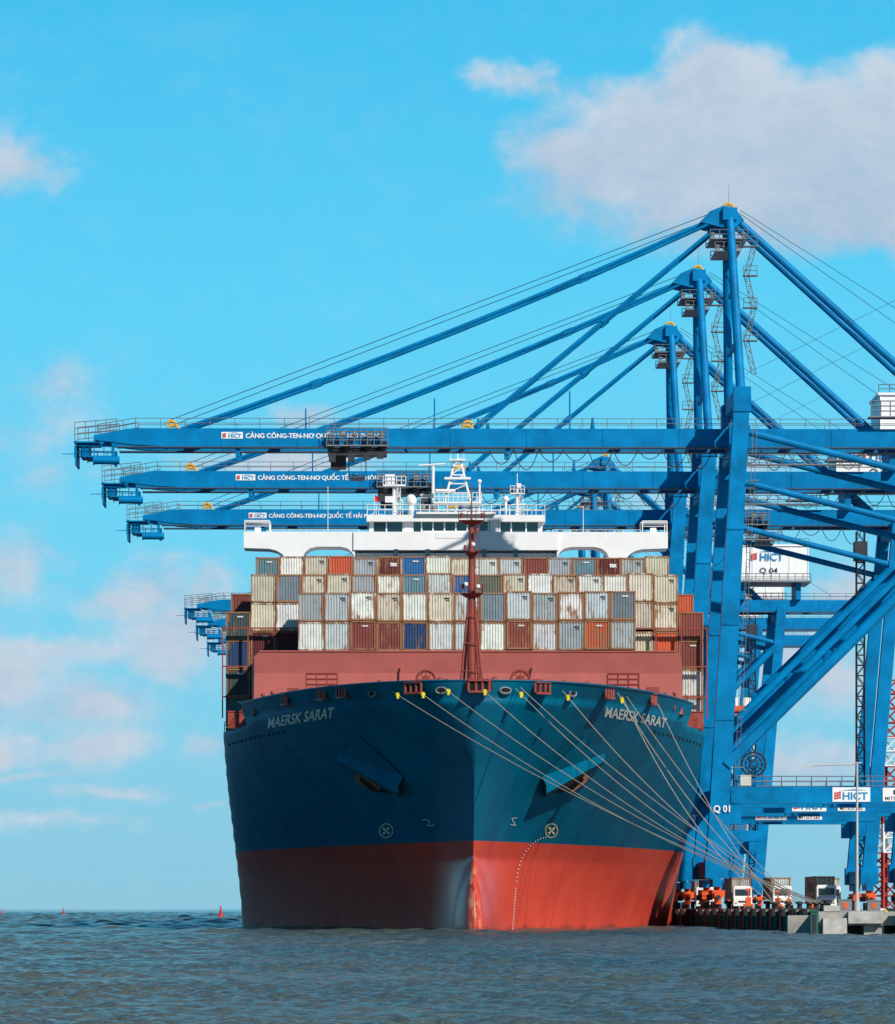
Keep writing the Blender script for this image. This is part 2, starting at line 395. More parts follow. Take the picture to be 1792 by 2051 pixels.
# foremast
mb=MB(); S=18
mb.tube((0,S,20.6),(0,S,30.5),.42,12,.36); mb.tube((0,S,30.5),(0,S,37.2),.33,12,.22); mb.tube((0,S,37.2),(0,S,40.6),.09,8,.03)
for a,b in((-1.15,-.6),(1.15,-.6),(-.8,1.4),(.8,1.4)):
    mb.tube((a,S+b,20.6),(a*.2,S+b*.2,30.3),.11,8)
for z in(23.5,26,28.5):
    t=(1-(z-20.6)/9.8*.8)*.76; mb.tube((-1.5*t,S-.6,z),(1.5*t,S-.6,z),.05,6)
mb.box((0,S,20.9),(2.2,2.0,.9))
for z,w in((30.5,2.0),(34.2,1.2),(37.1,2.3)):
    mb.add([(-w/2,S-.9,z),(w/2,S-.9,z),(w/2,S+.7,z),(-w/2,S+.7,z),(-w/4,S-.4,z-.35),(w/4,S-.4,z-.35),(w/4,S+.3,z-.35),(-w/4,S+.3,z-.35)],[(3,2,1,0),(4,5,6,7),(0,1,5,4),(1,2,6,5),(2,3,7,6),(3,0,4,7)])
for z,w in((30.5,2.0),(37.1,2.3)):
    for x0 in(-w/2,w/2): mb.rail((x0,S-.9,z),(x0,S+.6,z),.8,.7,.025)
    mb.rail((-w/2,S-.9,z),(w/2,S-.9,z),.8,.6,.025)
for x,z in((-.9,37.6),(.95,37.6),(-.6,34.7),(.45,36.2),(-.8,31.2),(.8,31.2)): mb.tube((x,S-.7,z-.35),(x,S-.7,z+.15),.13,8)
mb.ladder((.55,S-.3,21),(.5,S-.3,37),.4,.45,.025,zig=False)
mb.tube((-1,S,38.3),(1,S,38.3),.04,6)
obj(mb,'foremast',M_red,ship,label="tall rust-red foremast with splayed legs and two platforms")
for x,z in((-.5,31.3),(.6,31.1),(.15,34.9)):
    mb=MB(); mb.box((x,S-1.0,z),(.3,.3,.3)); mb.tube((x,S-1.2,z),(x,S-1.1,z),.12,8); obj(mb,'mast_lamp',M_white,ship)
def winch(x,s,z):
    mb=MB(); mb.ring((x,s,z),.85,.1); mb.ring((x,s+1.6,z),.85,.1); mb.tube((x,s,z),(x,s+1.6,z),.4,10)
    for k in range(4):
        a=k*math.pi/4; mb.beam((x-.85*math.cos(a),s,z-.85*math.sin(a)),(x+.85*math.cos(a),s,z+.85*math.sin(a)),.12,.08)
    mb.box((x,s+.8,z-1.6),(2.4,2.2,2.0)); mb.box((x+1.6,s+.8,z-.6),(.9,1.2,1.3))
    obj(mb,'winch',M_red,ship)
winch(-4.1,21,22.9); winch(4.5,21,22.9)
for x0 in(-15.2,12.9):
    mb=MB(); mb.box((x0+1.2,30,22.2),(3.2,1.6,.5))
    mb.rail((x0,29.2,22.4),(x0+2.9,29.2,22.4),1.5,.75,.05,rails=3); mb.rail((x0,30.8,22.4),(x0+2.9,30.8,22.4),1.5,.75,.05,rails=3)
    mb.box((x0+.6,30,21.3),(.4,.4,1.6)); mb.box((x0+2.2,30,21.3),(.4,.4,1.6)); mb.box((x0-1.2,29,22.0),(1.1,1.2,1.0)); mb.box((x0+4.1,28,22.0),(1.1,1.2,1.1))
    obj(mb,'lookout_platform',M_red,ship)
for i,x in enumerate([-16.9,-13.4,-11.6,-5.3,.3,5.8,12.0,16.6]):
    z=21.35; (p,n)=onhull(x if abs(x)>1 else 1.0,z-.1,.12); 
    if i==4: p=(.3,p[1]-.3,p[2]); n=Vector((0,-1,0))
    t=Vector((-n.y,n.x,0)).normalized(); nh=Vector((n.x,n.y,0)).normalized(); mb=MB(); c=Vector(p)
    wd=.8 if i!=4 else .9
    mb.beam(c-t*wd+Vector((0,0,.5)),c+t*wd+Vector((0,0,.5)),.45,.22); mb.beam(c-t*wd-Vector((0,0,.5)),c+t*wd-Vector((0,0,.5)),.45,.18)
    for k in(-wd,-.25,.3,wd): mb.tube(c+t*k-Vector((0,0,.45)),c+t*k+Vector((0,0,.45)),.13,8)
    mb.beam(c-t*(wd-.05)+nh*-.1,c+t*(wd-.05)+nh*-.1,.2,.8,m=1)
    for k in(-1,1): mb.beam(c+t*k*(wd+.1)+Vector((0,0,.5)),c+t*k*(wd+.35)-nh*1.2-Vector((0,0,.9)),.2,.2)
    obj(mb,'fairlead',[M_red,M_hole],ship)
for x in(-2.9,2.6,8.6,-8.9):
    (p,n)=onhull(x,20.9,.02); t=Vector((-n.y,n.x,0)).normalized(); c=Vector(p); P=[]; mb=MB()
    for k in range(12):
        a=k*math.pi/6; P.append(c+t*.5*math.cos(a)+Vector((0,0,.28*math.sin(a)))+n*.05)
    mb.add(P,[tuple(range(12))],1)
    for k in range(12): mb.tube(P[k],P[(k+1)%12],.09,5)
    obj(mb,'chock',[M_steel,M_hole],ship)
for sg in(1,-1):
    mb=MB(); mb.rail((sg*20.9,40,21.5),(sg*21.8,46,20.4),1.0,1.3,.04); obj(mb,'deck_railing',M_red,ship)
    mb=MB(); mb.rail((sg*22.6,50,19.6),(sg*24,60,19.6),1.1,1.5,.04,rails=3); obj(mb,'deck_railing',M_red,ship)
    for x,y,z,d in((22.7,52,20.5,(1.2,2,1.6)),(21.4,46,20.3,(1.2,1.2,1.5)),(22.6,55,20.2,(1.5,1,1.6))):
        mb=MB(); mb.box((sg*x,y,z),d); mb.box((sg*x,y,z+d[2]/2+.05),(d[0]+.15,d[1]+.15,.1)); obj(mb,'deck_locker',M_red,ship)
    for i in range(8):
        h=random.uniform(.4,.9); x=sg*(19.3-i*.9); y=32+i*-.6; mb=MB(); mb.tube((x,y,20.7),(x,y,21.5+h),.1,8); mb.sph((x,y,21.6+h),.2,n=8,k=6); obj(mb,'air_vent',M_red,ship)
for x in(-2.9,1.9,8.3,-8.3,10.5):
    mb=MB(); s_=8+abs(x)*.9; mb.tube((x,s_,20.6),(x,s_,22.25),.22,10); mb.tube((x+.8,s_,20.6),(x+.8,s_,22.15),.22,10); mb.sph((x,s_,22.3),.28); mb.box((x+.4,s_,20.9),(1.6,.8,.4))
    obj(mb,'mooring_bitts',M_red,ship)
mb=MB(); mb.box((0,82,20.3),(42,78,1.5)); mb.box((0,90,20.0),(47.6,60,.4)); obj(mb,'hatch_cover',M_red,ship)
for s_ in (55.2,69.3):
    mb=MB()
    for i in range(20): mb.box((-24+i*2.5263,s_,25.4),(.12,.35,9.0))
    for z in(23,26,29.8): mb.box((0,s_,z),(48,.42,.12))
    obj(mb,'lashing_bridge',M_red,ship)
# deckhouse
SB=118
mb=MB()
mb.box((0,SB+8,29),(40,14,18.2)); mb.box((0,SB+6.5,40.2),(23,11,4.6))
for sg in(1,-1):
    pl=[(11.4,44.85),(24.1,44.85),(24.1,43.0),(21.2,42.9),(20.4,42.7),(19.8,42.35),(19.2,41.7),(18.7,40.6),(18.5,37.5),(17.4,37.5),(17.4,41.9),(17.15,42.5),(16.6,42.95),(15.8,43.15),(13.1,43.15),(12.3,42.95),(11.8,42.5),(11.5,41.9)]
    pl=[(sg*x,z) for x,z in pl]
    if sg>0: pl=pl[::-1]
    mb.extr(pl,SB,SB+4.5)
mb.box((0,SB+2.4,43.8),(23.3,5.2,2.06))
obj(mb,'deckhouse',M_white,ship,label="white superstructure with long bridge wings on curved knees")
mb=MB()
mb.box((0,SB+3.5,46.4),(20.3,7,.75)); mb.box((0,SB+3.8,45.3),(19.2,5.6,1.6),1)
for x in(-9.6,-7.9,-6.0,-4.9,-3.9,-2.6,-1.3,0,1.3,2.6,3.7,5.0,6.3,8.0,9.6): mb.box((x,SB+.95,45.35),(.16 if abs(x)<9 else .5,.25,1.5))
for x,w in((-5.45,.9),(4.35,1.0)): mb.box((x,SB+.9,45.3),(w,.3,1.52))
mb.box((0,SB+.3,44.75),(8,.9,.4)); mb.box((0,SB+.2,46.95),(9,1.4,.25)); mb.box((0,SB-.1,44.4),(4.5,.3,.6))
obj(mb,'wheelhouse',[M_white,M_glass],ship,label="white wheelhouse with dark band of windows")
mb=MB()
mb.rail((-10.1,SB+.1,46.8),(10.1,SB+.1,46.8),1.1,1.0,.045); mb.rail((-10.1,SB+6.8,46.8),(10.1,SB+6.8,46.8),1.1,1.2,.04)
obj(mb,'bridge_railing',M_white,ship)
for sg in(1,-1):
    mb=MB(); mb.rail((sg*11,SB+.1,44.85),(sg*21,SB+.1,44.85),.25,2,.03,rails=1)
    x0=sg*21.2; x1=sg*24.0
    for x in(x0,x1):
        for y in(SB+.15,SB+4.3): mb.tube((x,y,44.85),(x,y,46.1),.07,6)
    for y in(SB+.15,SB+4.3): mb.tube((x0,y,46.1),(x1,y,46.1),.07,6)
    mb.tube((x0,SB+.2,45.5),(x1,SB+.2,45.5),.04,5); mb.box((sg*22.6,SB+3.2,46.15),(2.9,2.2,.08)); mb.box((sg*22.6,SB+3,45.2),(.7,.6,.7))
    obj(mb,'wing_railing',M_white,ship)
for sg in(1,-1):
    for a in(6.8,3.2):
        mb=MB(); mb.box((sg*a,SB-.25,42.3),(.5,.1,1.1)); obj(mb,'doorway',M_glass,ship)
RY=SB+1.2
mb=MB()
mb.box((.2,RY,48.2),(5.4,2.2,.2)); mb.rail((-2.5,RY-1.1,48.3),(2.9,RY-1.1,48.3),1.0,.5,.05)
for x in(-2.3,-.9,.9,2.6): mb.tube((x,RY,46.8),(x,RY,48.3),.16,8)
for a in(-1,1):
    mb.tube((.2+a*1.5,RY-.5,48.2),(.2+a*.35,RY,53),.13,8); mb.tube((.2+a*1.5,RY+.5,48.2),(.2+a*.35,RY,53),.13,8)
for z in(49.3,50.4,51.4,52.4): 
    t=1.5-(z-48.2)/4.8*1.1; mb.tube((.2-t,RY-.3,z),(.2+t,RY-.3,z),.08,6); mb.tube((.2-t,RY-.3,z),(.2+t*.8,RY-.3,z+1),.06,5)
mb.box((.2,RY,53.1),(1.9,1.0,.14)); mb.tube((.2,RY,53),(.2,RY,55),.1,8)
mb.box((.2,RY-.5,51.0),(3.0,.3,.25)); mb.box((-1.2,RY-.8,49.6),(2.3,.25,.28)); mb.tube((-.6,RY,53.1),(-.6,RY,54.6),.05,5);mb.tube((.9,RY,53.1),(.9,RY,54.4),.05,5)
mb.tube((2.7,RY,48.2),(2.7,RY,50.6),.12,6); mb.sph((2.7,RY,50.7),.25)
mb.tube((-2.6,RY,48.2),(-2.6,RY,52.4),.18,8); mb.tube((-4.2,RY,52.5),(-1.2,RY,52.7),.1,6)
obj(mb,'radar_mast',M_white,ship)
mb=MB(); mb.tube((-5.1,RY,46.8),(-5.1,RY,48),.35,10); mb.sph((-5.1,RY,48.5),.64,sz=1.15); obj(mb,'satellite_dome',M_white,ship,smooth=True)
mb=MB(); mb.tube((5.7,RY,46.8),(5.7,RY,48.4),.14,10); mb.sph((5.7,RY,48.7),.36); obj(mb,'satellite_dome',M_white,ship,smooth=True)
mb=MB()
mb.tube((7.0,RY,46.8),(7.0,RY,50.5),.28,8,.15); mb.box((7.0,RY,49.3),(1.6,1,.12)); mb.rail((6.2,RY-.5,49.35),(7.8,RY-.5,49.35),.8,.4,.045); mb.box((7.2,RY,50.2),(.5,.5,.5)); mb.tube((7,RY,50),(7,RY,51.6),.05,5); mb.tube((6.3,RY,48),(7.9,RY,48.1),.07,6); mb.ladder((7.6,RY-.3,46.8),(7.4,RY-.3,49.3),.4,.4,.035)
obj(mb,'signal_mast',M_white,ship)
mb=MB()
mb.tube((-7.0,RY,46.8),(-7.0,RY,50.3),.3,8,.22); mb.box((-7.0,RY,50.2),(2.6,1.2,.2)); mb.box((-7.5,RY,50.9),(1.1,1,1.1)); mb.tube((-6,RY,48.2),(-6.9,RY,50),.08,6); mb.ladder((-6.5,RY-.4,46.8),(-6.5,RY-.4,50.2),.4,.4,.035)
mb.rail((-8.3,RY-.6,50.3),(-5.7,RY-.6,50.3),.9,.5,.045); mb.box((-7.6,RY-.3,48.6),(.9,.6,.7))
obj(mb,'signal_mast',M_white,ship)
mb=MB(); mb.tube((-9.3,RY,46.8),(-9.3,RY,49.3),.04,5); obj(mb,'flagpole',M_white,ship)
mb=MB(); mb.add([(-9.25,RY,49.2),(-8.7,RY-.1,48.8),(-8.75,RY+.1,48.2),(-9.25,RY,48.5)],[(0,1,2,3)]); obj(mb,'flag',mat('flag_red',(0.6,.02,.02)),ship)
for x,h in((-14.6,50.3),(14.6,48)):
    mb=MB(); mb.tube((x,SB+3,44.85),(x,SB+3,h),.04,5); obj(mb,'whip_antenna',M_white,ship)
mb=MB(); mb.box((0,SB+45,33),(14,12,22)); mb.tube((-2,SB+45,43),(-2,SB+45,45),1,12); mb.tube((2,SB+45,43),(2,SB+45,45),1,12); obj(mb,'funnel',mat('funnel_blue',(.02,.3,.5)),ship)

# ------------------------------------------------------------------ containers
def container_mesh(H,Lc=12.19,W=2.438,nr=8):
    mb=MB(); w=W/2; d=.08
    def corr(y,sgn):
        xs=[];n=nr; pitch=(W-.3)/n
        for i in range(n):
            x0=-w+.15+i*pitch
            for fx,fy in((0,0),(.28,0),(.5,1),(.78,1)): xs.append((x0+fx*pitch,fy))
        xs.append((w-.15,0))
        v=[]
        for x,t in xs: yy=y+sgn*(.03+d*t); v+=[(x,yy,.17),(x,yy,H-.14)]
        f=[(2*i,2*i+2,2*i+3,2*i+1) for i in range(len(xs)-1)]
        if sgn<0: f=[q[::-1] for q in f]
        mb.add(v,f,0)
    corr(0,1); corr(Lc,-1)
    for sg in(-1,1):
        n=24; v=[]; ys=[]
        for i in range(n):
            y0=.1+i*(Lc-.2)/n; p=(Lc-.2)/n
            for a,b in((0,0),(.28,0),(.5,1),(.78,1)): ys.append((y0+a*p,b))
        ys.append((Lc-.1,0))
        for y,t in ys: x=sg*(w-.03-.05*t); v+=[(x,y,.17),(x,y,H-.12)]
        f=[(2*i,2*i+2,2*i+3,2*i+1) for i in range(len(ys)-1)]
        mb.add(v,f,0)
        for y in(.075,Lc-.075): mb.box((sg*(w-.075),y,H/2),(.15,.15,H-.36),1)
        for y in(.09,Lc-.09):
            for z in(.09,H-.09): mb.box((sg*(w-.089),y,z),(.184,.19,.18),2)
        for z in(.09,H-.07): mb.box((sg*(w-.05),Lc/2,z),(.09,Lc-.4,.13),1)
    for y in(.06,Lc-.06):
        mb.box((0,y,.1),(W-.38,.11,.16),1); mb.box((0,y,H-.08),(W-.38,.11,.13),1)
    mb.add([(-w+.08,.1,H-.03),(w-.08,.1,H-.03),(w-.08,Lc-.1,H-.03),(-w+.08,Lc-.1,H-.03)],[(0,1,2,3)],0)
    mb.add([(-w+.08,.1,.05),(w-.08,.1,.05),(w-.08,Lc-.1,.05),(-w+.08,Lc-.1,.05)],[(0,3,2,1)],0)
    return mb.mesh('container',[M_cbody,M_cframe,M_rustw])
CM=container_mesh(2.80)
PAL={'w':(.68,.69,.65),'g':(.36,.40,.41),'c':(.60,.55,.43),'s':(.18,.23,.26),'r':(.24,.055,.04),'d':(.12,.016,.02),'o':(.62,.11,.045),'b':(.02,.14,.36),'n':(.02,.06,.16),
     'k':(.05,.075,.075),'t':(.11,.22,.28),'l':(.48,.53,.53),'v':(.14,.15,.11),'x':(.12,.018,.018)}
NM={'w':'white','g':'grey','c':'cream','s':'slate grey','r':'rust brown','d':'dark red','o':'orange red','b':'blue','n':'navy blue','k':'dark green grey','t':'teal grey','l':'light grey','v':'olive grey','x':'dark red'}
TEXM={}
def put_container(M,code,grp="shipping containers stacked on deck",lab=None):
    o=bpy.data.objects.new('shipping_container',CM); c=PAL[code]; j=random.uniform(.86,1.1)
    o.color=(min(1,c[0]*j),min(1,c[1]*j*random.uniform(.97,1.03)),min(1,c[2]*j*random.uniform(.94,1.05)),1)
    o.matrix_world=M; link(o,None,label=lab or (NM[code]+" weathered corrugated container stacked on the ship deck"),category="container",group=grp)
    if code=='x':
        if 'x' not in TEXM:
            mb=MB(); text_into(mb,"tex",(.45,-.02,2.0),.45,.75,.03); TEXM['x']=mb.mesh('container_lettering',[M_white])
        obj(TEXM['x'],'container_lettering',None,o)
    elif random.random()<.45 and grp.startswith('shipping'):
        if 'm' not in TEXM:
            mb=MB(); mb.box((.55,.0,2.25),(.5,.02,.1)); mb.box((.62,.0,2.05),(.36,.02,.07)); TEXM['m']=mb.mesh('container_marking',[M_dark,])
            mb=MB(); mb.box((.2,.0,2.3),(.6,.02,.14)); TEXM['m2']=mb.mesh('container_marking',[M_letter])
        if code in'wgcl': obj(TEXM['m'],'container_marking',None,o)
        else: obj(TEXM['m2'],'container_marking',None,o)
    return o
RND='wlgcwlcgwlrcwgls'
def bay(s,base,outer_base,cols,k0,rows,pitch=2.5,tier=2.83):
    for k in range(k0,k0+cols):
        x=(k-9)*pitch; n,codes=rows(k)
        b=outer_base if k in(0,18) else base
        dz=random.choice((0,0,.1,.16)) if k not in(0,18) else 0
        for t in range(n):
            code=codes.get(t) or random.choice(RND)
            z=b+t*tier+(dz if t>=n-2 else 0)
            M=SHIP_M@Matrix.Translation((x+random.uniform(-.015,.015),s+random.uniform(-.04,.04),z)); put_container(M,code)
T4=['g','l','w','c','w','c','l','s','l','g','w','l','s']
T3=['w','l','r','r','n','w','l','w','r','w','g','o','g']
bay(42.2,21.1,20.2,13,3,lambda k:(4,{3:T4[k-3],2:T3[k-3]}))
B2=['k','c','s','c','c','g','w','t','l','b','v','c','w','c','w','w','c','c','r']
def r2(k):
    if k==0: return 4,{3:'k',2:'n',1:'k',0:'t'}
    if k==18: return 4,{3:'r',2:'r',1:'w',0:'l'}
    d={4:B2[k]}
    if k in(1,2): d.update({3:'w' if k==2 else 'c',2:'d',1:'d',0:'d'})
    if k==16: d.update({3:'c',2:'c'})
    if k==17: d.update({3:'c',2:'o',1:'o'})
    return 5,d
bay(56.2,21.1,20.2,19,0,r2)
B3=['r','t','w','c','o','g','x','b','w','c','w','l','r','g','t','x','g','c','o']
def r3(k):
    if k in(0,18): return 5,{4:B3[k]}
    return 6,{5:B3[k]}
bay(70.2,21.1,20.2,19,0,r3)

# ------------------------------------------------------------------ CRANE
def build_crane():
    R=empty('gantry_crane')
    WX0,WX1=-.6,2.1; LX0,LX1=25.6,29.4; Y0,Y1=9,8.2; GY=2.3; SY=1.5; GB=49.25
    def legx(z): return WX0+(WX1-WX0)*(z-3)/51
    def llegx(z): return LX0+(LX1-LX0)*(z-3)/47.5
    for sy in(-1,1):
        mb=MB(); mb.beam((WX0,sy*Y0,5.2),(WX1,sy*Y1,53.5),2.1,1.7,1.6,1.5); mb.box((WX1,sy*Y1,53.6),(1.8,1.8,2.6)); mb.box((WX0,sy*Y0,4.6),(2.4,1.9,2.4))
        for z in(20,30,40): 
            x=legx(z); mb.box((x,sy*(Y0-(z-5)/48*.8),z),(2.0-.012*z,1.8,.18))
        obj(mb,'leg',M_blue,R)
        mb=MB(); mb.beam((LX0,sy*Y0,5.2),(LX1,sy*Y1,49.5),1.7,1.5,1.5,1.4); mb.box((LX0,sy*Y0,4.4),(2.2,1.9,2.2)); obj(mb,'leg',M_blue,R)
        mb=MB(); mb.beam((legx(12)+1,sy*Y0,12.1),(llegx(12),sy*Y0,12.1),1.4,1.75); 
        mb.box((legx(10)+1.4,sy*Y0,10.2),(1.5,1.2,2.2)); mb.box((llegx(12)-1.6,sy*Y0,10.4),(1.4,1.2,2)); obj(mb,'portal_beam',M_blue,R)
        mb=MB(); mb.rail((1.5,sy*Y0-sy*.6,13),(25,sy*Y0-sy*.6,13),1.1,1.5,.05); obj(mb,'handrail',M_steel,R)
        mb=MB(); mb.tube((legx(16.5)+.6,sy*9,15.6),(llegx(43)-.3,sy*8.5,43.2),.58,12); mb.beam((legx(16.5)+.3,sy*9,15.2),(legx(16.5)+4,sy*8.95,19),1.0,1.7,.7,1.2); obj(mb,'diagonal_brace',M_blue,R)
        mb=MB(); mb.tube((legx(50)+.4,sy*8.4,50.3),(llegx(43.5),sy*8.5,43.6),.38,10); obj(mb,'diagonal_brace',M_blue,R)
        mb=MB(); mb.tube((WX1-.1,sy*Y1,54.5),(1.3,sy*2.4,74.2),.5,12,.42)
        obj(mb,'pylon',[M_blue],R)
        mb=MB()
        P0=Vector((.3,sy*SY,74.0)); P1=Vector((-56.3,sy*SY,51.2)); pts=[]
        for i in range(9):
            t=i/8; p=P0.lerp(P1,t); p.z-=.9*4*t*(1-t); pts.append(p)
        mb.path(pts,.2,8)
        for i in(2,6): mb.beam(pts[i]-(pts[i+1]-pts[i-1]).normalized()*.6,pts[i]+(pts[i+1]-pts[i-1]).normalized()*.6,.42,.5)
        obj(mb,'forestay',M_blue,R)
        mb=MB(); P0=Vector((-.2,sy*SY,72.6)); P1=Vector((-25.5,sy*SY,51.4)); mb.tube(P0,P1,.2,8); mb.tube(P0.lerp(P1,.44),P0.lerp(P1,.47),.3,8); obj(mb,'forestay',M_blue,R)
        mb=MB(); mb.tube((1.8,sy*1.7,73.8),(28.3,sy*2.2,49.5),.38,10); obj(mb,'backstay',M_blue,R)
        for bx in(WX0,LX0):
            mb=MB(); y=sy*7.6
            mb.beam((bx,y-2.7,2.9),(bx,y+2.7,2.9),.9,.8,m=2); 
            for k in(-1,1):
                mb.box((bx,y+k*1.7,1.7),(1.0,2.4,.9)); mb.box((bx+.6,y+k*1.6,1.8),(.5,.7,.7)); mb.box((bx-.6,y+k*1.6,1.4),(.35,.8,.6),1); mb.tube((bx+.2,y+k*1.7,2),(bx+.2,y+k*1.7,3),.25,8)
                for q in(-.7,.7): mb.tube((bx-.3,y+k*1.7+q,.5),(bx+.3,y+k*1.7+q,.5),.5,14,m=1)
            mb.box((bx,sy*11,1.3),(.7,.8,1.2)); mb.tube((bx,sy*11.2,1.4),(bx,sy*12,1.4),.25,10,m=1)
            obj(mb,'bogie',[M_orange,M_dark,M_blue],R)
    for bx,z in((WX0,4.4),(LX0,4.2)):
        mb=MB(); mb.beam((bx,-8.1,z),(bx,8.1,z),1.5,1.6); obj(mb,'sill_beam',M_blue,R)
    for x,z,y in((legx(12.1),12.1,8),(legx(48),48.6,7.5),(WX1,54.3,7.4),(llegx(12.1),12.1,8),(LX1,48.6,7.4)):
        mb=MB(); mb.beam((x,-y,z),(x,y,z),1.1,1.5); obj(mb,'cross_beam',M_blue,R)
    mb=MB(); mb.beam((1.3,-3,74.0),(1.3,3,74.0),1.5,1.3); 
    for y in(-2.2,2.2): mb.extr([(-1.8,73.2),(-.8,74.3),(.6,74.9),(1.8,74.7),(2.8,73.4),(1.9,72.6),(.6,72.6)],y-.3,y+.3)
    obj(mb,'pylon_head',M_blue,R)
    for z in(60,66):
        mb=MB(); mb.beam((1.8,-5.5+(z-60)*.35,z),(1.8,5.5-(z-60)*.35,z),.4,.4); obj(mb,'cross_beam',M_blue,R)
    mb=MB(); mb.beam((1.5,-3.6,70.7),(1.5,3.6,70.7),.6,.7); obj(mb,'cross_beam',M_blue,R)
    for z,x0,x1 in((71.3,-.8,3.1),(70.0,-.3,2.4)):
        mb=MB(); mb.box(((x0+x1)/2,0,z),(x1-x0,6.5,.1))
        for y in(-3.2,3.2): mb.rail((x0,y,z),(x1,y,z),.95,.8,.045)
        for x in(x0+.3,x1-.4): mb.box((x,-2.9,z+.35),(.35,.5,.6))
        obj(mb,'service_platform',M_steel,R)
    mb=MB()
    for z0,z1,a in((57,60.5,0),(60.5,64,1),(64,67.4,0),(67.4,70.5,1)):
        mb.ladder((3.0 if a else 3.8,-2.9,z0),(3.8 if a else 3.0,-2.9,z1),.5,.55,.045); mb.box((3.4,-2.9,z1),(1.5,1,.1)); mb.rail((2.7,-3.3,z1),(4.1,-3.3,z1),1,.7,.04)
    obj(mb,'access_ladder',M_steel,R)
    mb=MB(); mb.tube((1.4,0,74.8),(1.4,0,77.6),.05,5,.02); obj(mb,'lightning_rod',M_steel,R)
    mb=MB()
    for y in(-GY,GY):
        pl=[(-65.4,49.9),(-65.4,50.4),(-61.8,51.1),(-61.2,51.15),(44,51.15),(44,GB),(-58,GB),(-61,49.4)]
        mb.extr(pl,y-.5,y+.5)
        mb.box((-8,y,GB-.08),(110,1.3,.14),1); 
        for x in range(-52,44,8): mb.box((x,y,50.15),(.12,1.1,1.7))
        mb.box((-50.3,y,48.7),(.5,.6,1.0)); mb.box((-22,y,48.8),(.5,.6,.8))
    for x in range(-64,44,9): mb.beam((x,-2,50.1),(x,2,50.1),.6,.8)
    mb.box((2.2,0,50.1),(2.2,9.2,2.4))
    obj(mb,'boom',[M_blue,M_cable],R,label="long blue twin box-girder boom with tapered tip")
    mb=MB()
    mb.rail((-61,-2.9,51.2),(43,-2.9,51.2),1.0,2.6,.035); mb.rail((-61,2.9,51.2),(43,2.9,51.2),1.0,5,.03)
    for y in(-GY,GY): mb.rail((-65,y,50.6),(-61,y,51.3),1.0,1.1,.04); mb.rail((-67.4,y,49.9),(-63,y,50.3),1.9,1.1,.04,rails=3)
    obj(mb,'handrail',M_steel,R)
    mb=MB(); mb.box((-66.2,0,49.7),(2.6,5.2,.15)); mb.box((-66.4,0,48.9),(.9,4,1.4)); mb.box((-67.3,0,48.6),(.15,5,2.6)); mb.box((-64.7,0,48.2),(3.2,5,.15))
    for y in(-2.5,2.5): mb.rail((-67.4,y,48.0),(-63.3,y,47.9),1.3,1,.05); mb.beam((-63.4,y,49.2),(-63.4,y,47.6),.3,.3)
    mb.tube((-68.9,0,48.7),(-67,0,48.7),.04,5)
    obj(mb,'boom_tip_platform',M_blue,R)
    mb=MB(); mb.tube((-65.3,-2.6,47.75),(-62.7,-2.6,47.75),.42,12); mb.tube((-65.45,-2.6,47.75),(-65.3,-2.6,47.75),.5,12); obj(mb,'tip_drum',M_blue,R)
    for x,z,rr in((-57.3,51.5,.5),(-26.2,51.5,.5),(1.2,74.7,.5)):
        for y in(-1.9,1.9):
            mb=MB(); mb.ring((x,y,z),rr,.16,a0=.1,a1=math.pi*.95,n=14)
            obj(mb,'sheave',M_yellow,R)
    for x,h in((-43.2,2.2),(-29.7,3.3),(-15.5,4.1)):
        mb=MB(); mb.beam((x,-GY,51.1),(x,-GY,51.1+h),.16,.16); obj(mb,'marker_post',M_blue,R)
    for x,h in((-25.1,1.1),(-24.1,.6),(-13.1,1.2)):
        mb=MB(); mb.tube((x,-GY,51.1),(x,-GY,51.2+h),.25,6,.1); obj(mb,'vent_post',M_blue,R)
    mb=MB()
    mb.tube((.2,-1.2,74.6),(-57.5,-1.2,52.2),.04,4); mb.tube((.2,-1.2,74.0),(-57.0,-1.2,51.7),.04,4)
    mb.tube((2.5,-1.4,74.6),(38,-1.4,52),.03,4); mb.tube((2.5,-1,74.3),(31,-1,54),.03,4); mb.tube((3,-3,57),(21,-3,66),.02,4)
    obj(mb,'hoist_cable',M_cable,R)
    mb=MB()
    x=-24
    while x<24:
        dd=1.6+.6*math.sin(x*1.7); pts=[(x+2.6*i/8,-3.2,48.9-dd*(1-((i-4)/4)**2)) for i in range(9)]; mb.path(pts,.045,4); x+=2.6
    obj(mb,'festoon_cable',M_dark,R)
    ys=-GY-.53
    sg=MB(); sg.box((-50.9,ys,50.4),(2.25,.06,.7)); 
    for a in range(3):
        for c in range(3): sg.box((-51.85+a*.13,ys-.05,50.2+c*.16+.03*a),(.1,.04,.12),1)
    sg.add([(-51.5,ys-.06,50.62),(-50.1,ys-.06,50.64),(-50.7,ys-.06,50.7)],[(0,1,2)],2)
    text_into(sg,"HICT",(-50.6,ys-.06,50.35),.42,1.35,.03,2)
    obj(sg,'sign_panel',[M_white,M_tred,M_tblue],R)
    # boom lettering: the horned O is a plain O with a small horn added
    TXT="CẢNG CÔNG-TEN-NO QUỐC TẾ HẢI PHÒNG"
    rv,f=textraw(TXT); pv,_=textraw("CẢNG CÔNG-TEN-NO"); ov,_=textraw("O")
    mn=rv.min(0); mx_=rv.max(0); wt=mx_[0]-mn[0]; ht=mx_[1]-mn[1]
    tw,th=14.4,.88; sx=tw/wt; sz=th/ht; x0=-49.5; 
    hv,_=textraw("TEN"); hN=hv[:,1].max()-hv[:,1].min()          # cap height
    pm=pv[:,1]; descent=0
    # baseline of the full string: lowest vertex (no descenders in this text apart from round overshoot)
    zb=50.45-th/2
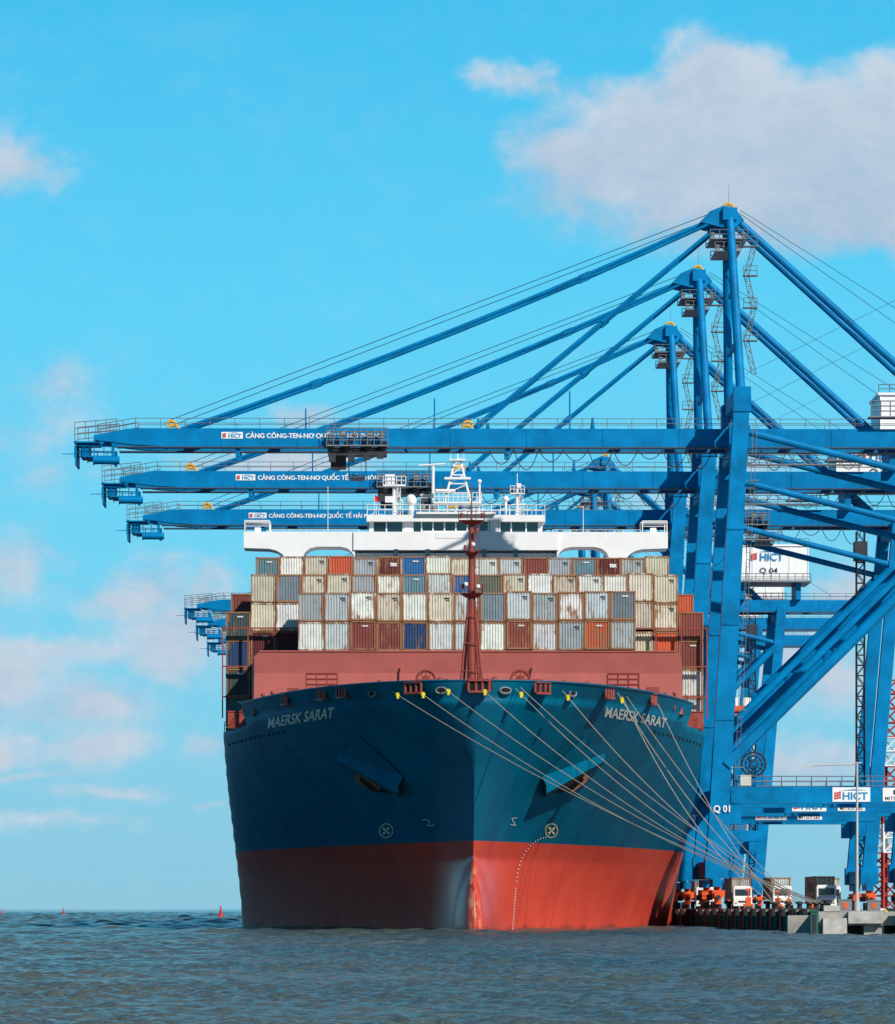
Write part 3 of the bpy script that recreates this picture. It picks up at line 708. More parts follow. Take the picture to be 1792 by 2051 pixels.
    hx=x0+(pv[:,0].max()-pv[:,0].min())*sx; hz=zb+hN*sz
    sg=MB()
    for k,(dx,dz) in enumerate(((0,0),(.05,.0),(.025,.03))): sg.add([(x0+(p[0]-mn[0])*sx+dx,ys-.02-.006*k,zb+(p[1]-mn[1])*sz+dz) for p in rv],f)
    sg.add([(hx-.13,ys-.045,hz-.12),(hx-.04,ys-.045,hz-.2),(hx+.1,ys-.045,hz-.06),(hx+.1,ys-.045,hz+.08),(hx,ys-.045,hz+.08),(hx,ys-.045,hz-.04)],[(0,1,2,5),(2,3,4,5)])
    obj(sg,'boom_lettering',M_white,R)
    sg=MB(); sg.box((13.3,-9.75,12.15),(3.9,.06,1.5))
    for a in range(3):
        for c in range(3): sg.box((11.65+a*.24,-9.8,11.75+c*.26+.05*a),(.19,.04,.2),1)
    text_into(sg,"HICT",(13.7,-9.81,12.0),.8,2.6,.03,2)
    sg.add([(12.1,-9.81,12.55),(15.0,-9.81,12.6),(13.6,-9.81,12.72)],[(0,1,2)],2)
    obj(sg,'sign_panel',[M_white,M_tred,M_tblue],R)
    sg=MB(); sg.box((18.1,-9.75,12.15),(3.1,.06,1.4)); text_into(sg,"MITSUI E&S",(18.1,-9.8,11.75),.38,2.6,.01,1); text_into(sg,"M",(18.1,-9.8,12.4),.5,.9,.06,1)
    obj(sg,'sign_panel',[M_white,M_dark],R)
    mb=MB(); mb.ring((3.4,-7.4,15.4),1.25,.12,m=0); mb.ring((3.4,-7.4,15.4),.35,.2); mb.ring((3.4,-7.4,15.4),.85,.1)
    for k in range(5):
        a=k*math.pi/5+.2; mb.beam((3.4-1.2*math.cos(a),-7.6,15.4-1.2*math.sin(a)),(3.4+1.2*math.cos(a),-7.6,15.4+1.2*math.sin(a)),.06,.08,m=1)
    mb.beam((3.4,-7.1,12.9),(3.4,-7.1,15.5),.4,.4,m=1); obj(mb,'cable_reel',[M_dark,M_blue],R)
    mb=MB(); mb.box((2.4,-9.2,13.6),(1.1,.8,1.0)); mb.box((2.4,-9.2,14.15),(1.2,.9,.08)); obj(mb,'electrical_cabinet',M_cab,R)
    mb=MB(); mb.box((28,0,57),(12.2,9,5.6)); mb.box((28,0,60.0),(12.6,9.4,.3)); mb.box((28,0,54.05),(13,11,.3),1)
    for x in(23.5,32.5): mb.box((x,0,52.6),(.8,8,2.9),2)
    for x in(22,25,28,31,34): mb.box((x,-4.55,57),(.12,.1,5.4))
    obj(mb,'machine_house',[M_white,M_steel,M_blue],R)
    mb=MB(); mb.rail((21.6,-5.4,54.2),(34.4,-5.4,54.2),1.1,1.2,.06); mb.rail((21.8,-4.6,60.1),(34.2,-4.6,60.1),1,1.2,.05); obj(mb,'handrail',M_steel,R)
    mb=MB(); mb.ladder((24.7,-8,5),(24.7,-8,48),1.0,1.3,.07); mb.ladder((24.7,-6.8,5),(24.7,-6.8,48),1.0,1.3,.07)
    mb.box((24.7,-7.3,45.5),(1.6,2,2.4)); obj(mb,'elevator_tower',M_dark,R)
    mb=MB(); mb.box((9,-4.2,47.2),(12,1,.12)); mb.rail((3,-4.7,47.2),(15,-4.7,47.2),1,1.1,.05); obj(mb,'walkway',M_steel,R)
    mb=MB(); mb.rail((16,-4.0,52.4),(21,-4.0,52.4),1.6,1.0,.06,rails=3); mb.box((18.5,-3.5,52.3),(5.5,1.6,.12)); obj(mb,'walkway',M_steel,R)
    mb=MB(); 
    for z0 in range(15,49,6): mb.ladder((legx(z0)+1.5,-9.3,z0),(legx(z0+6)+1.5,-9.1,z0+6),.4,.7,.03,zig=False); mb.box((legx(z0)+1.6,-9.3,z0),(1.0,.9,.08))
    obj(mb,'leg_ladder',M_steel,R)
    return R,legx
crane,legx=build_crane()
def add_trolley(R,x,zs=None,cab=True):
    mb=MB(); mb.box((0,0,48.85),(6.2,5.6,.35)); mb.box((-2,0,47.8),(1.6,3,1.2)); mb.box((1.8,-1.0,49.6),(2.2,2.4,1.0),1)
    for k in(-2.8,-1,1.2,2.8): mb.box((k,-3.4,49.2),(.6,.5,1.0)); mb.box((k,3.2,49.2),(.6,.5,1.0))
    mb.rail((-3.2,-3.9,49.3),(3.2,-3.9,49.3),1.0,.7,.05,m=1); mb.rail((-3.2,-3.9,50.3),(3.2,-3.9,50.3),.8,.7,.05,m=1); mb.box((0,-3.8,49.2),(6.5,.7,.12),1)
    for k in(-2.7,-1.6,-.3,1.4,2.5): mb.box((k,-3.6,50.4),(.6,.5,.4 if k<1 else .7),1)
    for k in(-2.6,-.6,1.0,2.4): mb.box((k,-3.3,48.1+.2*math.sin(k*3)),(.7,.8,.7))
    mb.tube((-3,-3.5,48.3),(3,-3.5,48.2),.15,6)
    T=obj(mb,'trolley',[M_dark,M_steel],R,loc=(x,0,0))
    if cab:
        mb=MB(); mb.box((2.6,-2.8,47.6),(1.7,1.9,1.6)); mb.box((2.6,-3.78,47.5),(1.4,.06,.8),1); mb.box((1.73,-2.8,47.55),(.06,1.4,.8),1); mb.rail((1.5,-3.9,46.7),(3.8,-3.9,46.7),.9,.5,.05,m=2); mb.box((2.6,-2.9,46.7),(2.4,2.2,.12),2); mb.box((2.5,-2.8,48.55),(1.0,1.2,.3)); obj(mb,'operator_cabin',[M_cab,M_glass,M_steel],T)
    z=zs or 45.0; mb=MB()
    for a in(-.9,.9):
        for b in(-2.3,2.3): mb.tube((a,b,48.7),(a,b,z+1.3),.035,4,m=1)
    if zs:
        mb.box((0,0,z),(1.5,12,.6)); mb.box((0,0,z+1.0),(2.4,5,.7)); mb.box((-.8,-1,z+1.9),(.9,1.2,1.1),2); mb.box((.7,-1,z+1.9),(.9,1.2,1.1),2)
        for b in(-5.9,5.9): mb.box((0,b,z-.1),(2.4,.5,.6)); mb.box((-1.1,b,z-.5),(.2,.3,.5)); mb.box((1.1,b,z-.5),(.2,.3,.5))
        mb.box((0,-2,z-.8),(1.8,1,1.1))
    else: mb.box((0,0,z+1.2),(1.6,4,.3),1)
    obj(mb,'spreader',[M_orange,M_cable,M_white],T)
def add_number(R,num):
    sg=MB(); text_into(sg,num,(legx(10.6)+.1,-9.95,10.6),.85,1.7,.02); obj(sg,'crane_number',M_white,R)
    sg=MB(); text_into(sg,"HICT",(28.1,-4.66,58.1),1.3,3.8,.02,0)
    for a in range(3):
        for c in range(3): sg.box((24.9+a*.34,-4.64,57.7+c*.38+.08*a),(.26,.04,.3),1)
    sg.add([(25.8,-4.66,58.95),(30.0,-4.66,59.05),(28,-4.66,59.25)],[(0,1,2)],0)
    text_into(sg,num,(27.6,-4.65,55.8),1.05,2.9,.008,2); obj(sg,'house_lettering',[M_tblue,M_tred,M_dark],R)
specs=[(455,"Q 01",-37.8,None),(499,"Q 02",-32.6,None),(547,"Q 03",10.3,24.8),(705,"Q 04",9,None),(748,"Q 05",6,None),(795,"Q 06",12,None)]
def croot(D): return Matrix.Translation((28.3-.0150*(D-455),D,1.8))@RZ@Matrix.Diagonal((1,1,.988,1))
roots=[]
for i,(D,n,tx,zs) in enumerate(specs):
    kw=dict(label="tall blue ship-to-shore gantry crane with boom over the ship",category="crane",group="gantry cranes along the quay")
    if i==0:
        R=crane; R.matrix_world=croot(D)
        for k,v in kw.items(): R[k]=v
    else: R,_=copytree(crane,'gantry_crane',croot(D),**kw)
    roots.append((R,n,tx,zs))
for i,(R,n,tx,zs) in enumerate(roots): add_trolley(R,tx,zs,i!=0); add_number(R,n)

# ------------------------------------------------------------------ QUAY
QX=lambda D:26.4-.0121*(D-455)
mb=MB(); 
a,b=325,1500
v=[(QX(a),a,1.8),(600,a,1.8),(600,b,1.8),(QX(b),b,1.8),(QX(a),a,.75),(600,a,.75),(600,b,.75),(QX(b),b,.75)]
mb.add(v,[(0,1,2,3),(7,6,5,4),(0,4,5,1),(3,7,4,0),(1,5,6,2),(2,6,7,3)])
for i in range(14):
    x=QX(325)+.9+i*3.3; 
    mb.box((x,326.4,.2),(1.5 if i%3 else 2.2,2.4,1.3)); mb.tube((x,327,-2),(x,327,.8),.5,12)
mb.box((QX(325)+20,329.5,.0),(44,1,3.0))
for D in range(331,640,6): mb.tube((QX(D)+1,D,-2),(QX(D)+1,D,.8),.45,10); mb.tube((QX(D)+5,D,-2),(QX(D)+5,D,.8),.45,10)
mb.beam((QX(332)+7,332,-1),(QX(640)+7,640,-1),.5,3.6)
obj(mb,'quay',M_conc,kind='structure',label="concrete quay deck on piles")
mb=MB(); mb.box((QX(325)+3.5,325-.3,1.35),(2.6,.5,.9)); mb.box((QX(325)+7.6,324.7,1.2),(3.2,.6,1.1)); mb.box((QX(325)+1.2,324.75,.6),(1.8,.45,1.4)); mb.box((QX(325)+1.0,325.4,2.0),(1.2,.8,.5))
obj(mb,'quay_end_wall',mat('pale_concrete',(.46,.44,.40),.9,var=.35,scale=1.2,rust=.15,rustcol=(.15,.14,.12)),kind='structure',label="pale concrete end blocks of the quay")
ms=bpy.data.materials.new('hazard_stripes'); ms.use_nodes=True
nt=ms.node_tree; N=nt.nodes; tc=N.new('ShaderNodeTexCoord'); wv=N.new('ShaderNodeTexWave'); wv.wave_profile='SIN'; wv.bands_direction='DIAGONAL'; wv.inputs['Scale'].default_value=.42
cr=N.new('ShaderNodeValToRGB'); cr.color_ramp.interpolation='CONSTANT'; cr.color_ramp.elements[0].color=(.02,.02,.02,1); cr.color_ramp.elements[1].position=.5; cr.color_ramp.elements[1].color=(.7,.5,.03,1)
nt.links.new(tc.outputs['Object'],wv.inputs[0]); nt.links.new(wv.outputs['Fac'],cr.inputs[0]); nt.links.new(cr.outputs[0],N['Principled BSDF'].inputs['Base Color'])
mb=MB(); mb.box((QX(325)+26,325.3,1.92),(42,.35,.25)); mb.beam((QX(326)+.25,326,1.92),(QX(620)+.25,620,1.92),.3,.24); obj(mb,'kerb',ms,kind='structure')
base=None
for i in range(19):
    D=332+i*9.4
    if base is None:
        mb=MB(); mb.box((-.45,0,.65),(.3,2.6,2.6)); mb.box((-.15,-.7,.7),(.35,.6,.8),1); mb.box((-.15,.7,.7),(.35,.6,.8),1); mb.box((-.1,0,1.85),(.5,2.0,.2),2); mb.box((-.3,-1.45,.3),(.3,.25,2.4),3)
        base=mb.mesh('quay_fender',[M_rubber,M_dark,M_steel,M_green])
    o=obj(base,'quay_fender',None,label="black rubber fender panel on the quay face",category="fender",group="fenders along the quay"); o.matrix_world=Matrix.Translation((QX(D),D,0))@RZ
for x in(QX(325)-.4,QX(325)+6.0):
    mb=MB(); mb.box((0,0,.6),(.55,.5,2.4)); mb.box((0,0,1.85),(.7,.65,.12)); mb.box((0,-.27,.6),(.3,.06,2.0),1); o=obj(mb,'fender_post',[M_green,M_dark],label="green fender post at the quay end",category="post",group="green fender posts"); o.location=(x,324.2,0)
BO=[329,333,338,344,352,362,374]
bm=None; bpos=[]
for D in BO:
    if bm is None:
        mb=MB(); mb.tube((0,0,0),(0,0,.12),.45,14); mb.tube((0,0,.12),(0,0,.6),.22,12,.2); mb.tube((0,0,.6),(0,0,.8),.36,12,.3); bm=mb.mesh('bollard',[M_rubber])
    o=obj(bm,'bollard',None,label="dark mooring bollard on the quay edge",category="bollard",group="mooring bollards on the quay"); p=(QX(D)+1.1,D,1.8); o.location=p; bpos.append(Vector(p)+Vector((0,0,.5)))
def rope(px,zz_,bp,sag=1.4,guard=True):
    x=(px-944)*.0432; loc,_=onhull(x,zz_,.15); A=SHIP_M@Vector(loc); B=bp; pts=[]
    n=22
    for i in range(n+1):
        t=i/n; p=A.lerp(B,t); p.z-=sag*4*t*(1-t); pts.append(p)
    mb=MB(); mb.path(pts,.035,5)
    o=obj(mb,'mooring_rope',M_rope,label="pale mooring rope running from the bow to the quay",category="rope",group="mooring ropes")
    if guard:
        d=(pts[1]-pts[0]).normalized(); c=A+d*.9
        m2=MB(); m2.tube(c-d*.05,c+d*.05,.22,10); m2.box(c+Vector((.05,-.1,-.15)),(.26,.2,.34)); obj(m2,'rat_guard',M_lemon,o)
rope(780,21.0,bpos[0],1.2); rope(830,21.0,bpos[1],1.6); rope(880,21.2,bpos[1],1.5); rope(952,21.2,bpos[2],1.8); rope(1024,21.1,bpos[3],1.7); rope(1034,21.2,bpos[2],1.2,False); rope(1120,21.1,bpos[4],1.6); rope(1240,21.3,bpos[5],1.6); rope(1262,21.1,bpos[4],1.0,False); rope(1340,20.9,bpos[6],1.2,False); rope(1250,21.1,bpos[6],2.5,False)

# trucks
def build_truck():
    R=empty('container_truck')
    mb=MB(); mb.box((0,1.0,1.9),(2.3,1.7,2.1)); mb.box((0,.1,1.1),(2.3,.5,.9)); mb.box((0,.95,3.0),(2.1,1.5,.12)); mb.box((0,-.2,.75),(2.4,.25,.4)); obj(mb,'cab',M_white,R)
    mb=MB(); mb.box((0,.13,2.25),(1.9,.06,.8)); obj(mb,'windshield',M_glass,R)
    mb=MB(); mb.box((0,-.17,1.05),(1.2,.06,.3)); obj(mb,'grille',M_dark,R)
    mb=MB(); mb.box((0,7.5,1.1),(1.0,13,.35)); mb.box((0,13.9,1.0),(2.4,.2,.4)); mb.box((0,3,1.2),(2.4,.3,.3)); obj(mb,'trailer',M_dark,R)
    for x in(-.85,.85):
        mb=MB(); mb.sph((x,-.34,.95),.14,n=8,k=6); obj(mb,'headlight',M_pale,R)
        for y in(.9,3.2,11,12.3):
            mb=MB(); mb.tube((x-.2,y,.5),(x+.2,y,.5),.5,16); mb.tube((x-.22,y,.5),(x+.22,y,.5),.22,10,m=1); obj(mb,'wheel',[M_rubber,M_steel],R)
    return R
tr=build_truck()
kwt=dict(label="white terminal tractor hauling a container on the quay",category="truck",group="terminal trucks on the quay")
tp=[(37.0,540),(41.6,535),(45.3,515),(33.5,560),(48.6,545)]
for i,(x,y) in enumerate(tp):
    M=Matrix.Translation((x,y,1.8))@RZ
    if i==0:
        tr.matrix_world=M
        for k,v in kwt.items(): tr[k]=v
    else: copytree(tr,'container_truck',M,**kwt)
    o=put_container(M@Matrix.Translation((0,2.6,1.32)),['g','l','c','s','w'][i],grp="containers carried by trucks",lab="weathered container riding on a truck trailer")
    if i in(1,2):
        mb=MB(); textside_into(mb,"MAERSK",(-1.235,4.5,1.5),1.1,6,.02,0); obj(mb,'container_lettering',M_dark,o)
for k,(x,y) in enumerate(((30.0,430),(29.8,476),(31.3,520),(36.0,470),(40,505))):
    mb=MB(); mb.box((0,0,.45),(.9,1.4,.5)); mb.box((0,0,1.0),(.5,.9,.7)); mb.tube((-.35,-.5,.3),(.35,-.5,.3),.28,12,m=1); mb.tube((-.35,.5,.3),(.35,.5,.3),.28,12,m=1); mb.tube((0,0,1.3),(0,0,2.1),.08,8); mb.box((0,0,2.1),(.5,.2,.25))
    o=obj(mb,'rail_buffer',[M_orange,M_dark],label="orange buffer trolley standing on the crane rail",category="rail buffer",group="orange rail buffers"); o.location=(x,y,1.8)
mb=MB(); mb.tube((0,0,0),(0,0,13.7),.16,10,.09); mb.tube((0,0,13.6),(-4.6,0,13.5),.07,8); mb.box((-4.4,0,13.45),(.7,.3,.12)); mb.tube((0,0,0),(0,0,.8),.28,10); mb.box((.1,0,13.75),(.6,.3,.12))
o=obj(mb,'lamp_post',mat('pole_grey',(.45,.46,.46),.5),label="tall slim grey lamp post with one long arm on the quay",category="street lamp"); o.location=(38.0,400,1.8)
M_lat=mat('tower_red',(.42,.04,.035),.5,rust=.15)
for (ox,oy,hh) in((61.4,598,8),(60.0,600,5)):
    mb=MB(); 
    for k in range(hh):
        z0=k*4; mm=1 if k%3==2 else 0
        for a,b in((-1,-1),(1,-1),(1,1),(-1,1)): mb.tube((a,b,z0),(a,b,z0+4),.2,5,m=mm)
        for q in range(2):
            z1=z0+q*2
            for A,B in(((-1,-1),(1,-1)),((1,-1),(1,1)),((1,1),(-1,1)),((-1,1),(-1,-1))): mb.tube((A[0],A[1],z1),(B[0],B[1],z1+2),.12,4,m=mm); mb.tube((A[0],A[1],z1),(B[0],B[1],z1),.12,4,m=mm)
        mb.box((0,0,z0+3.9),(2.2,2.2,.1),mm)
    mb.box((0,0,.1),(3,3,.3),1)
    o=obj(mb,'lattice_tower',[M_lat,M_white],label="red and white painted steel lattice tower",category="tower",group="lattice towers in the yard"); o.location=(ox,oy,1.8)
for x,y in((36.5,430),(41.5,420),(35,380),(45,410)):
    mb=MB(); mb.box((0,0,.5),(1.2,.9,.9)); mb.box((0,0,1.0),(1.3,1.0,.1)); mb.box((0,-.47,.5),(.4,.05,.5),1)
    o=obj(mb,'equipment_box',[M_steel,M_orange],label="grey equipment box with orange panel on the quay",category="box",group="equipment boxes on the quay"); o.location=(x,y,1.8)
for px,D,s in((442,900,.85),(127,1150,.7),(4,1500,.6)):
    mb=MB(); mb.tube((0,0,-.3),(0,0,.5),.75,16); mb.tube((0,0,.5),(0,0,.8),.75,16,.45)
    for a in range(4):
        t=a*math.pi/2; mb.tube((.45*math.cos(t),.45*math.sin(t),.7),(.12*math.cos(t),.12*math.sin(t),2.6),.06,5)
    mb.tube((0,0,.8),(0,0,2.0),.35,10,.2); mb.tube((0,0,2.5),(0,0,3.0),.3,10,.05); mb.tube((0,0,3),(0,0,3.3),.05,5)
    o=obj(mb,'navigation_buoy',M_buoy,label="red conical navigation buoy floating on the water",category="buoy",group="navigation buoys"); o.location=((px-896)*D/F,D,0.1); o.scale=(s,s,s)

# ------------------------------------------------------------------ WATER
mw=bpy.data.materials.new('sea_water'); mw.use_nodes=True
nt=mw.node_tree;N=nt.nodes;L=nt.links;b=N['Principled BSDF']
tc=N.new('ShaderNodeTexCoord')
def nz(sc,s3,det=5,ro=.6,dist=0):
    mp=N.new('ShaderNodeMapping'); mp.inputs['Scale'].default_value=s3; L.new(tc.outputs['Object'],mp.inputs[0])
    n=N.new('ShaderNodeTexNoise'); n.inputs['Scale'].default_value=sc; n.inputs['Detail'].default_value=det; n.inputs['Roughness'].default_value=ro; n.inputs['Distortion'].default_value=dist
    L.new(mp.outputs[0],n.inputs[0]); return n.outputs['Fac']
big=nz(.025,(1,.35,1),5)
mr=N.new('ShaderNodeMapRange'); mr.inputs[1].default_value=.42; mr.inputs[2].default_value=.62; L.new(big,mr.inputs[0])
mx=N.new('ShaderNodeMix'); mx.data_type='RGBA'; L.new(mr.outputs[0],mx.inputs[0]); mx.inputs[6].default_value=(.088,.105,.088,1); mx.inputs[7].default_value=(.035,.078,.085,1)
L.new(mx.outputs[2],b.inputs['Base Color']); b.inputs['Roughness'].default_value=.1; b.inputs['IOR'].default_value=1.33; b.inputs['Specular IOR Level'].default_value=.5
w2=nz(4.5,(1,1,1),5,.7); w1=nz(1.2,(1,.8,1),4,.6,.4)
ad=N.new('ShaderNodeMath'); ad.operation='MULTIPLY_ADD'; ad.inputs[1].default_value=.45; L.new(w2,ad.inputs[0]); L.new(w1,ad.inputs[2])
bp=N.new('ShaderNodeBump'); bp.inputs['Strength'].default_value=1; bp.inputs['Distance'].default_value=.22; L.new(ad.outputs[0],bp.inputs['Height']); L.new(bp.outputs[0],b.inputs['Normal'])
ys=[60.0]
while ys[-1]<5000: ys.append(ys[-1]+max(.08,.00125*ys[-1]))
ys=np.array(ys); nc=460; us=np.linspace(-.13,.13,nc); Y=np.repeat(ys,nc).reshape(-1,nc); X=Y*us[None,:]
rs=np.random.RandomState(3); Z=np.zeros_like(X); sp_=np.maximum(.08,.00125*Y)
for k in range(90):
    far=k>=64
    lam=(2.2*(12/2.2)**rs.rand()) if far else .26*(1.7/.26)**(rs.rand()**.85); th=rs.normal(math.pi/2+.15,.6); kk=2*math.pi/lam
    amp=(.0105*lam**.75 if far else .0078*lam**.9)*(1+.3*rs.randn())
    ph=kk*(X*math.cos(th)+Y*math.sin(th))+rs.rand()*6.28+1.0*np.sin(X*(.1 if far else .5)*(1+rs.rand())+Y*(.05 if far else .3)+rs.rand()*6)
    wgt=np.clip(lam/(2.4*sp_)-.6,0,1)
    if far: wgt=wgt*np.clip((Y-120)/500,0,1)
    Z+=amp*wgt*np.sin(ph)
env=.85+.35*np.sin(X*.25+1.3*np.sin(Y*.13))*np.sin(Y*.16+.6*np.sin(X*.3)+1)
Z*=env; Z=Z+.5*np.maximum(Z,0)**1.3
fade=np.clip((Y-60)/4,0,1)*np.clip((5000-Y)/1500,0,1)*np.clip((.13-abs(us))[None,:]/.01,0,1); Z*=fade
nr=len(ys); V=np.stack([X,Y,Z],-1).reshape(-1,3)
ii,jj=np.meshgrid(np.arange(nr-1),np.arange(nc-1),indexing='ij'); a0=(ii*nc+jj).ravel(); Q=np.stack([a0,a0+1,a0+nc+1,a0+nc],-1)
y0,y1=ys[0],ys[-1]; B=30000; W=12000
ex=np.array([(-W,-200,0),(W,-200,0),(W,y0,0),(-W,y0,0),(W,y1,0),(-W,y1,0),(W,B,0),(-W,B,0)],float); o0=len(V)
c00,c01,c10,c11=0,nc-1,(nr-1)*nc,nr*nc-1
V=np.vstack([V,ex]); 
E=[(o0,o0+1,o0+2,c01),(o0,c01,c00,o0+3),(o0+3,c00,c10,o0+5),(c01,o0+2,o0+4,c11),(o0+5,c10,c11,o0+7),(c11,o0+4,o0+6,o0+7)]
Q=np.vstack([Q,np.array(E)])
me=bpy.data.meshes.new('water'); me.vertices.add(len(V)); me.vertices.foreach_set('co',V.ravel()); me.loops.add(Q.size); me.loops.foreach_set('vertex_index',Q.ravel().astype(np.int32))
me.polygons.add(len(Q)); me.polygons.foreach_set('loop_start',np.arange(0,Q.size,4,dtype=np.int32)); me.update(calc_edges=True); me.polygons.foreach_set('use_smooth',np.ones(len(Q),bool)); me.materials.append(mw); me.validate()
obj(me,'water',mw,kind='structure',label="choppy grey and blue sea water")

# ------------------------------------------------------------------ LIGHT / SKY
AZ,EL=math.radians(37),math.radians(36)
sd=Vector((math.sin(AZ)*math.cos(EL),-math.cos(AZ)*math.cos(EL),math.sin(EL)))
sl=bpy.data.lights.new('sun','SUN'); sl.energy=5.0; sl.angle=math.radians(.5); sl.color=(1,.94,.85)
so=bpy.data.objects.new('sun',sl); COL.objects.link(so); so.rotation_euler=sd.to_track_quat('Z','Y').to_euler()
w=bpy.data.worlds.new('World'); scene.world=w; w.use_nodes=True; nt=w.node_tree; N=nt.nodes; L=nt.links
bg=N['Background']; bg.inputs['Strength'].default_value=.1
sky=N.new('ShaderNodeTexSky'); sky.sky_type='NISHITA'; sky.sun_disc=False; sky.sun_elevation=EL; sky.sun_rotation=math.pi-AZ
tc=N.new('ShaderNodeTexCoord'); sp=N.new('ShaderNodeSeparateXYZ'); L.new(tc.outputs['Generated'],sp.inputs[0])
def M2(op,a,b_=None,c=None,clamp=False):
    m=N.new('ShaderNodeMath'); m.operation=op; m.use_clamp=clamp
    for i,x in enumerate((a,b_,c)):
        if x is None: continue
        if isinstance(x,(int,float)): m.inputs[i].default_value=x
        else: L.new(x,m.inputs[i])
    return m.outputs[0]
def mixc(f,a,c):
    m=N.new('ShaderNodeMix'); m.data_type='RGBA'
    for i,x in zip((0,6,7),(f,a,c)):
        if isinstance(x,(int,float)): m.inputs[i].default_value=x
        elif isinstance(x,tuple): m.inputs[i].default_value=(*x,1)
        else: L.new(x,m.inputs[i])
    return m.outputs[2]
cr=N.new('ShaderNodeValToRGB'); L.new(M2('MAXIMUM',sp.outputs[2],0),cr.inputs[0])
st=[(0,(.27,.59,.76)),(.04,(.205,.63,.85)),(.09,(.135,.66,.93)),(.14,(.095,.64,.95)),(.21,(.045,.53,.88)),(.27,(.012,.17,.40)),(1,(.004,.05,.17))]
e=cr.color_ramp.elements
e[0].position=0; e[0].color=(*st[0][1],1); e[1].position=1; e[1].color=(*st[-1][1],1)
for p,c in st[1:-1]: q=e.new(p); q.color=(*c,1)
vm=N.new('ShaderNodeVectorMath'); vm.operation='SCALE'; vm.inputs[3].default_value=10; L.new(cr.outputs[0],vm.inputs[0])
skyc=mixc(.94,sky.outputs[0],vm.outputs[0])
yy=M2('MAXIMUM',sp.outputs[1],.05)
U=M2('DIVIDE',sp.outputs[0],yy); V=M2('DIVIDE',sp.outputs[2],yy)
cb=N.new('ShaderNodeCombineXYZ'); L.new(U,cb.inputs[0]); L.new(V,cb.inputs[1])
def cn(scale,s3,det,ro,off=(0,0,0),dist=0,out='Fac'):
    mp=N.new('ShaderNodeMapping'); mp.inputs['Scale'].default_value=s3; mp.inputs['Location'].default_value=off; L.new(cb.outputs[0],mp.inputs[0])
    n=N.new('ShaderNodeTexNoise'); n.inputs['Scale'].default_value=scale; n.inputs['Detail'].default_value=det; n.inputs['Roughness'].default_value=ro; n.inputs['Distortion'].default_value=dist
    L.new(mp.outputs[0],n.inputs[0]); return n.outputs[out]
wc=cn(45,(1,1.2,1),6,.6,(7,1,0),out='Color')
ws=N.new('ShaderNodeVectorMath'); ws.operation='SUBTRACT'; L.new(wc,ws.inputs[0]); ws.inputs[1].default_value=(.5,.5,.5)
wm=N.new('ShaderNodeVectorMath'); wm.operation='MULTIPLY'; L.new(ws.outputs[0],wm.inputs[0]); wm.inputs[1].default_value=(.028,.018,0)
wa=N.new('ShaderNodeVectorMath'); wa.operation='ADD'; L.new(cb.outputs[0],wa.inputs[0]); L.new(wm.outputs[0],wa.inputs[1]); cw=wa.outputs[0]
blobs=[(1450,185,130,110,1),(1310,255,190,95,1),(1600,265,210,110,1),(1810,250,160,115,1),(1520,345,370,115,1),(1200,310,160,105,.85),(1740,400,300,95,1),(1070,165,80,42,.52),(980,155,60,34,.45),(1150,420,200,90,.40),(1420,450,300,70,.5),
 (50,325,110,70,.48),(-20,335,90,70,.55),(110,770,130,60,.42),(60,860,160,90,.38),(100,950,150,60,.36),(30,1130,100,85,.52),(290,1190,150,65,.58),(350,1275,140,95,.62),(400,1190,80,60,.5),(600,830,80,40,.5),(560,920,240,50,.5),(720,880,120,40,.4),(30,1360,130,85,.58),(190,1410,150,65,.56),(180,1500,140,60,.58),(20,1490,90,60,.54),(100,1300,260,45,.45),(410,1495,60,40,.44),(230,1600,170,24,.42),(430,1615,50,12,.42),(100,1660,300,25,.34),(40,1560,160,25,.4),
 (1640,1340,170,90,.55),(1700,1180,120,80,.5),(1600,1520,160,60,.55),(1750,1660,120,40,.45),(1500,950,150,50,.35),(1400,1000,200,60,.4)]
acc=None
for (px,py,rx,ry,wt) in blobs:
    s_=N.new('ShaderNodeVectorMath'); s_.operation='SUBTRACT'; L.new(cw,s_.inputs[0]); s_.inputs[1].default_value=((px-896)/F,(1820-py)/F,0)
    d_=N.new('ShaderNodeVectorMath'); d_.operation='MULTIPLY'; L.new(s_.outputs[0],d_.inputs[0]); d_.inputs[1].default_value=(F/rx/1.6,F/ry/1.6,0)
    l_=N.new('ShaderNodeVectorMath'); l_.operation='LENGTH'; L.new(d_.outputs[0],l_.inputs[0])
    v=M2('MULTIPLY',M2('SUBTRACT',1,l_.outputs['Value'],clamp=True),wt)
    acc=v if acc is None else M2('SMOOTH_MAX',acc,v,.12)
n1=cn(85,(1,1.3,1),10,.6,dist=.3); n2=cn(24,(1,1.2,1),6,.5,(3,2,0)); n3=cn(85,(1,1.3,1),10,.6,(-.10,-.35,0),dist=.3)
dens=M2('ADD',M2('MULTIPLY',acc,1.2),M2('ADD',M2('MULTIPLY',M2('SUBTRACT',n1,.5),.66),M2('MULTIPLY',M2('SUBTRACT',n2,.5),.4)))
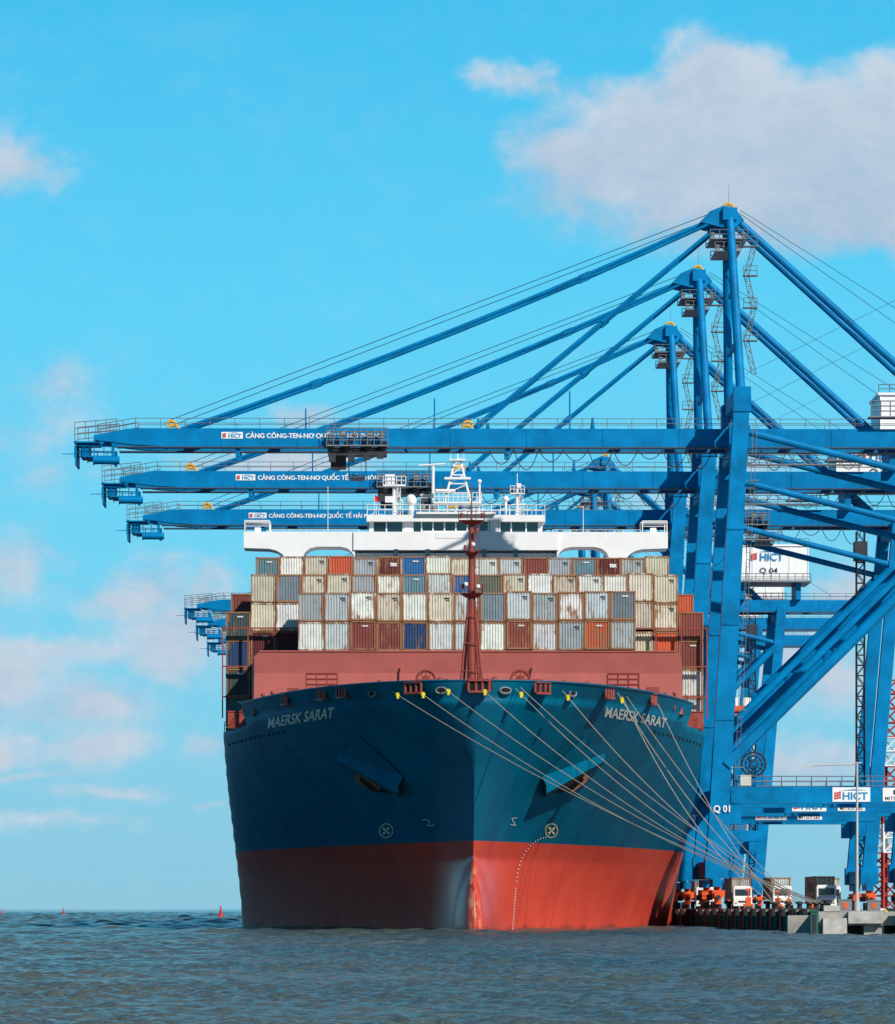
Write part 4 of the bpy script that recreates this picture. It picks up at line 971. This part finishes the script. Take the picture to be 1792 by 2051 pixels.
mr=N.new('ShaderNodeMapRange'); mr.interpolation_type='SMOOTHSTEP'; mr.inputs[1].default_value=.04; mr.inputs[2].default_value=.66; L.new(dens,mr.inputs[0])
gate=N.new('ShaderNodeMapRange'); gate.inputs[1].default_value=.02; gate.inputs[2].default_value=.3; L.new(acc,gate.inputs[0])
fw=N.new('ShaderNodeMapRange'); fw.inputs[1].default_value=.3; fw.inputs[2].default_value=.6; L.new(sp.outputs[1],fw.inputs[0])
cov=M2('MULTIPLY',M2('MULTIPLY',M2('MULTIPLY',mr.outputs[0],gate.outputs[0]),.9),fw.outputs[0])
vr=N.new('ShaderNodeValToRGB'); L.new(M2('MULTIPLY',V,4),vr.inputs[0]); ve=vr.color_ramp.elements
ve[0].position=0; ve[0].color=(.6,.6,.6,1); ve[1].position=1; ve[1].color=(1,1,1,1)
for p,c in((.55,.55),(.62,.1),(.80,.95)): q=ve.new(p); q.color=(c,c,c,1)
lit=N.new('ShaderNodeMapRange'); lit.inputs[1].default_value=-.2; lit.inputs[2].default_value=.22; L.new(M2('ADD',M2('ADD',M2('MULTIPLY',M2('SUBTRACT',n1,n3),.6),M2('MULTIPLY',M2('SUBTRACT',n2,.5),.5)),M2('MULTIPLY',M2('SUBTRACT',vr.outputs[0],.5),.4)),lit.inputs[0])
dk=N.new('ShaderNodeMapRange'); dk.inputs[1].default_value=.35; dk.inputs[2].default_value=1.0; L.new(dens,dk.inputs[0])
cc=mixc(lit.outputs[0],(4.2,5.4,6.9),(6.6,7.1,7.9)); cc=mixc(M2('MULTIPLY',dk.outputs[0],.4),cc,(4.9,5.6,6.6))
final=mixc(cov,skyc,cc); L.new(final,bg.inputs['Color'])
scene.view_settings.view_transform='Standard'; scene.view_settings.look='None'; scene.view_settings.exposure=0
cd=bpy.data.cameras.new('camera'); cam=bpy.data.objects.new('camera',cd); COL.objects.link(cam); cam.location=(0,0,2.0); cam.rotation_euler=(math.pi/2,0,0)
cd.sensor_fit='HORIZONTAL'; cd.sensor_width=36; cd.lens=F/1792*36; cd.shift_y=794.5/1792; cd.clip_end=60000; cd.clip_start=1
scene.camera=cam
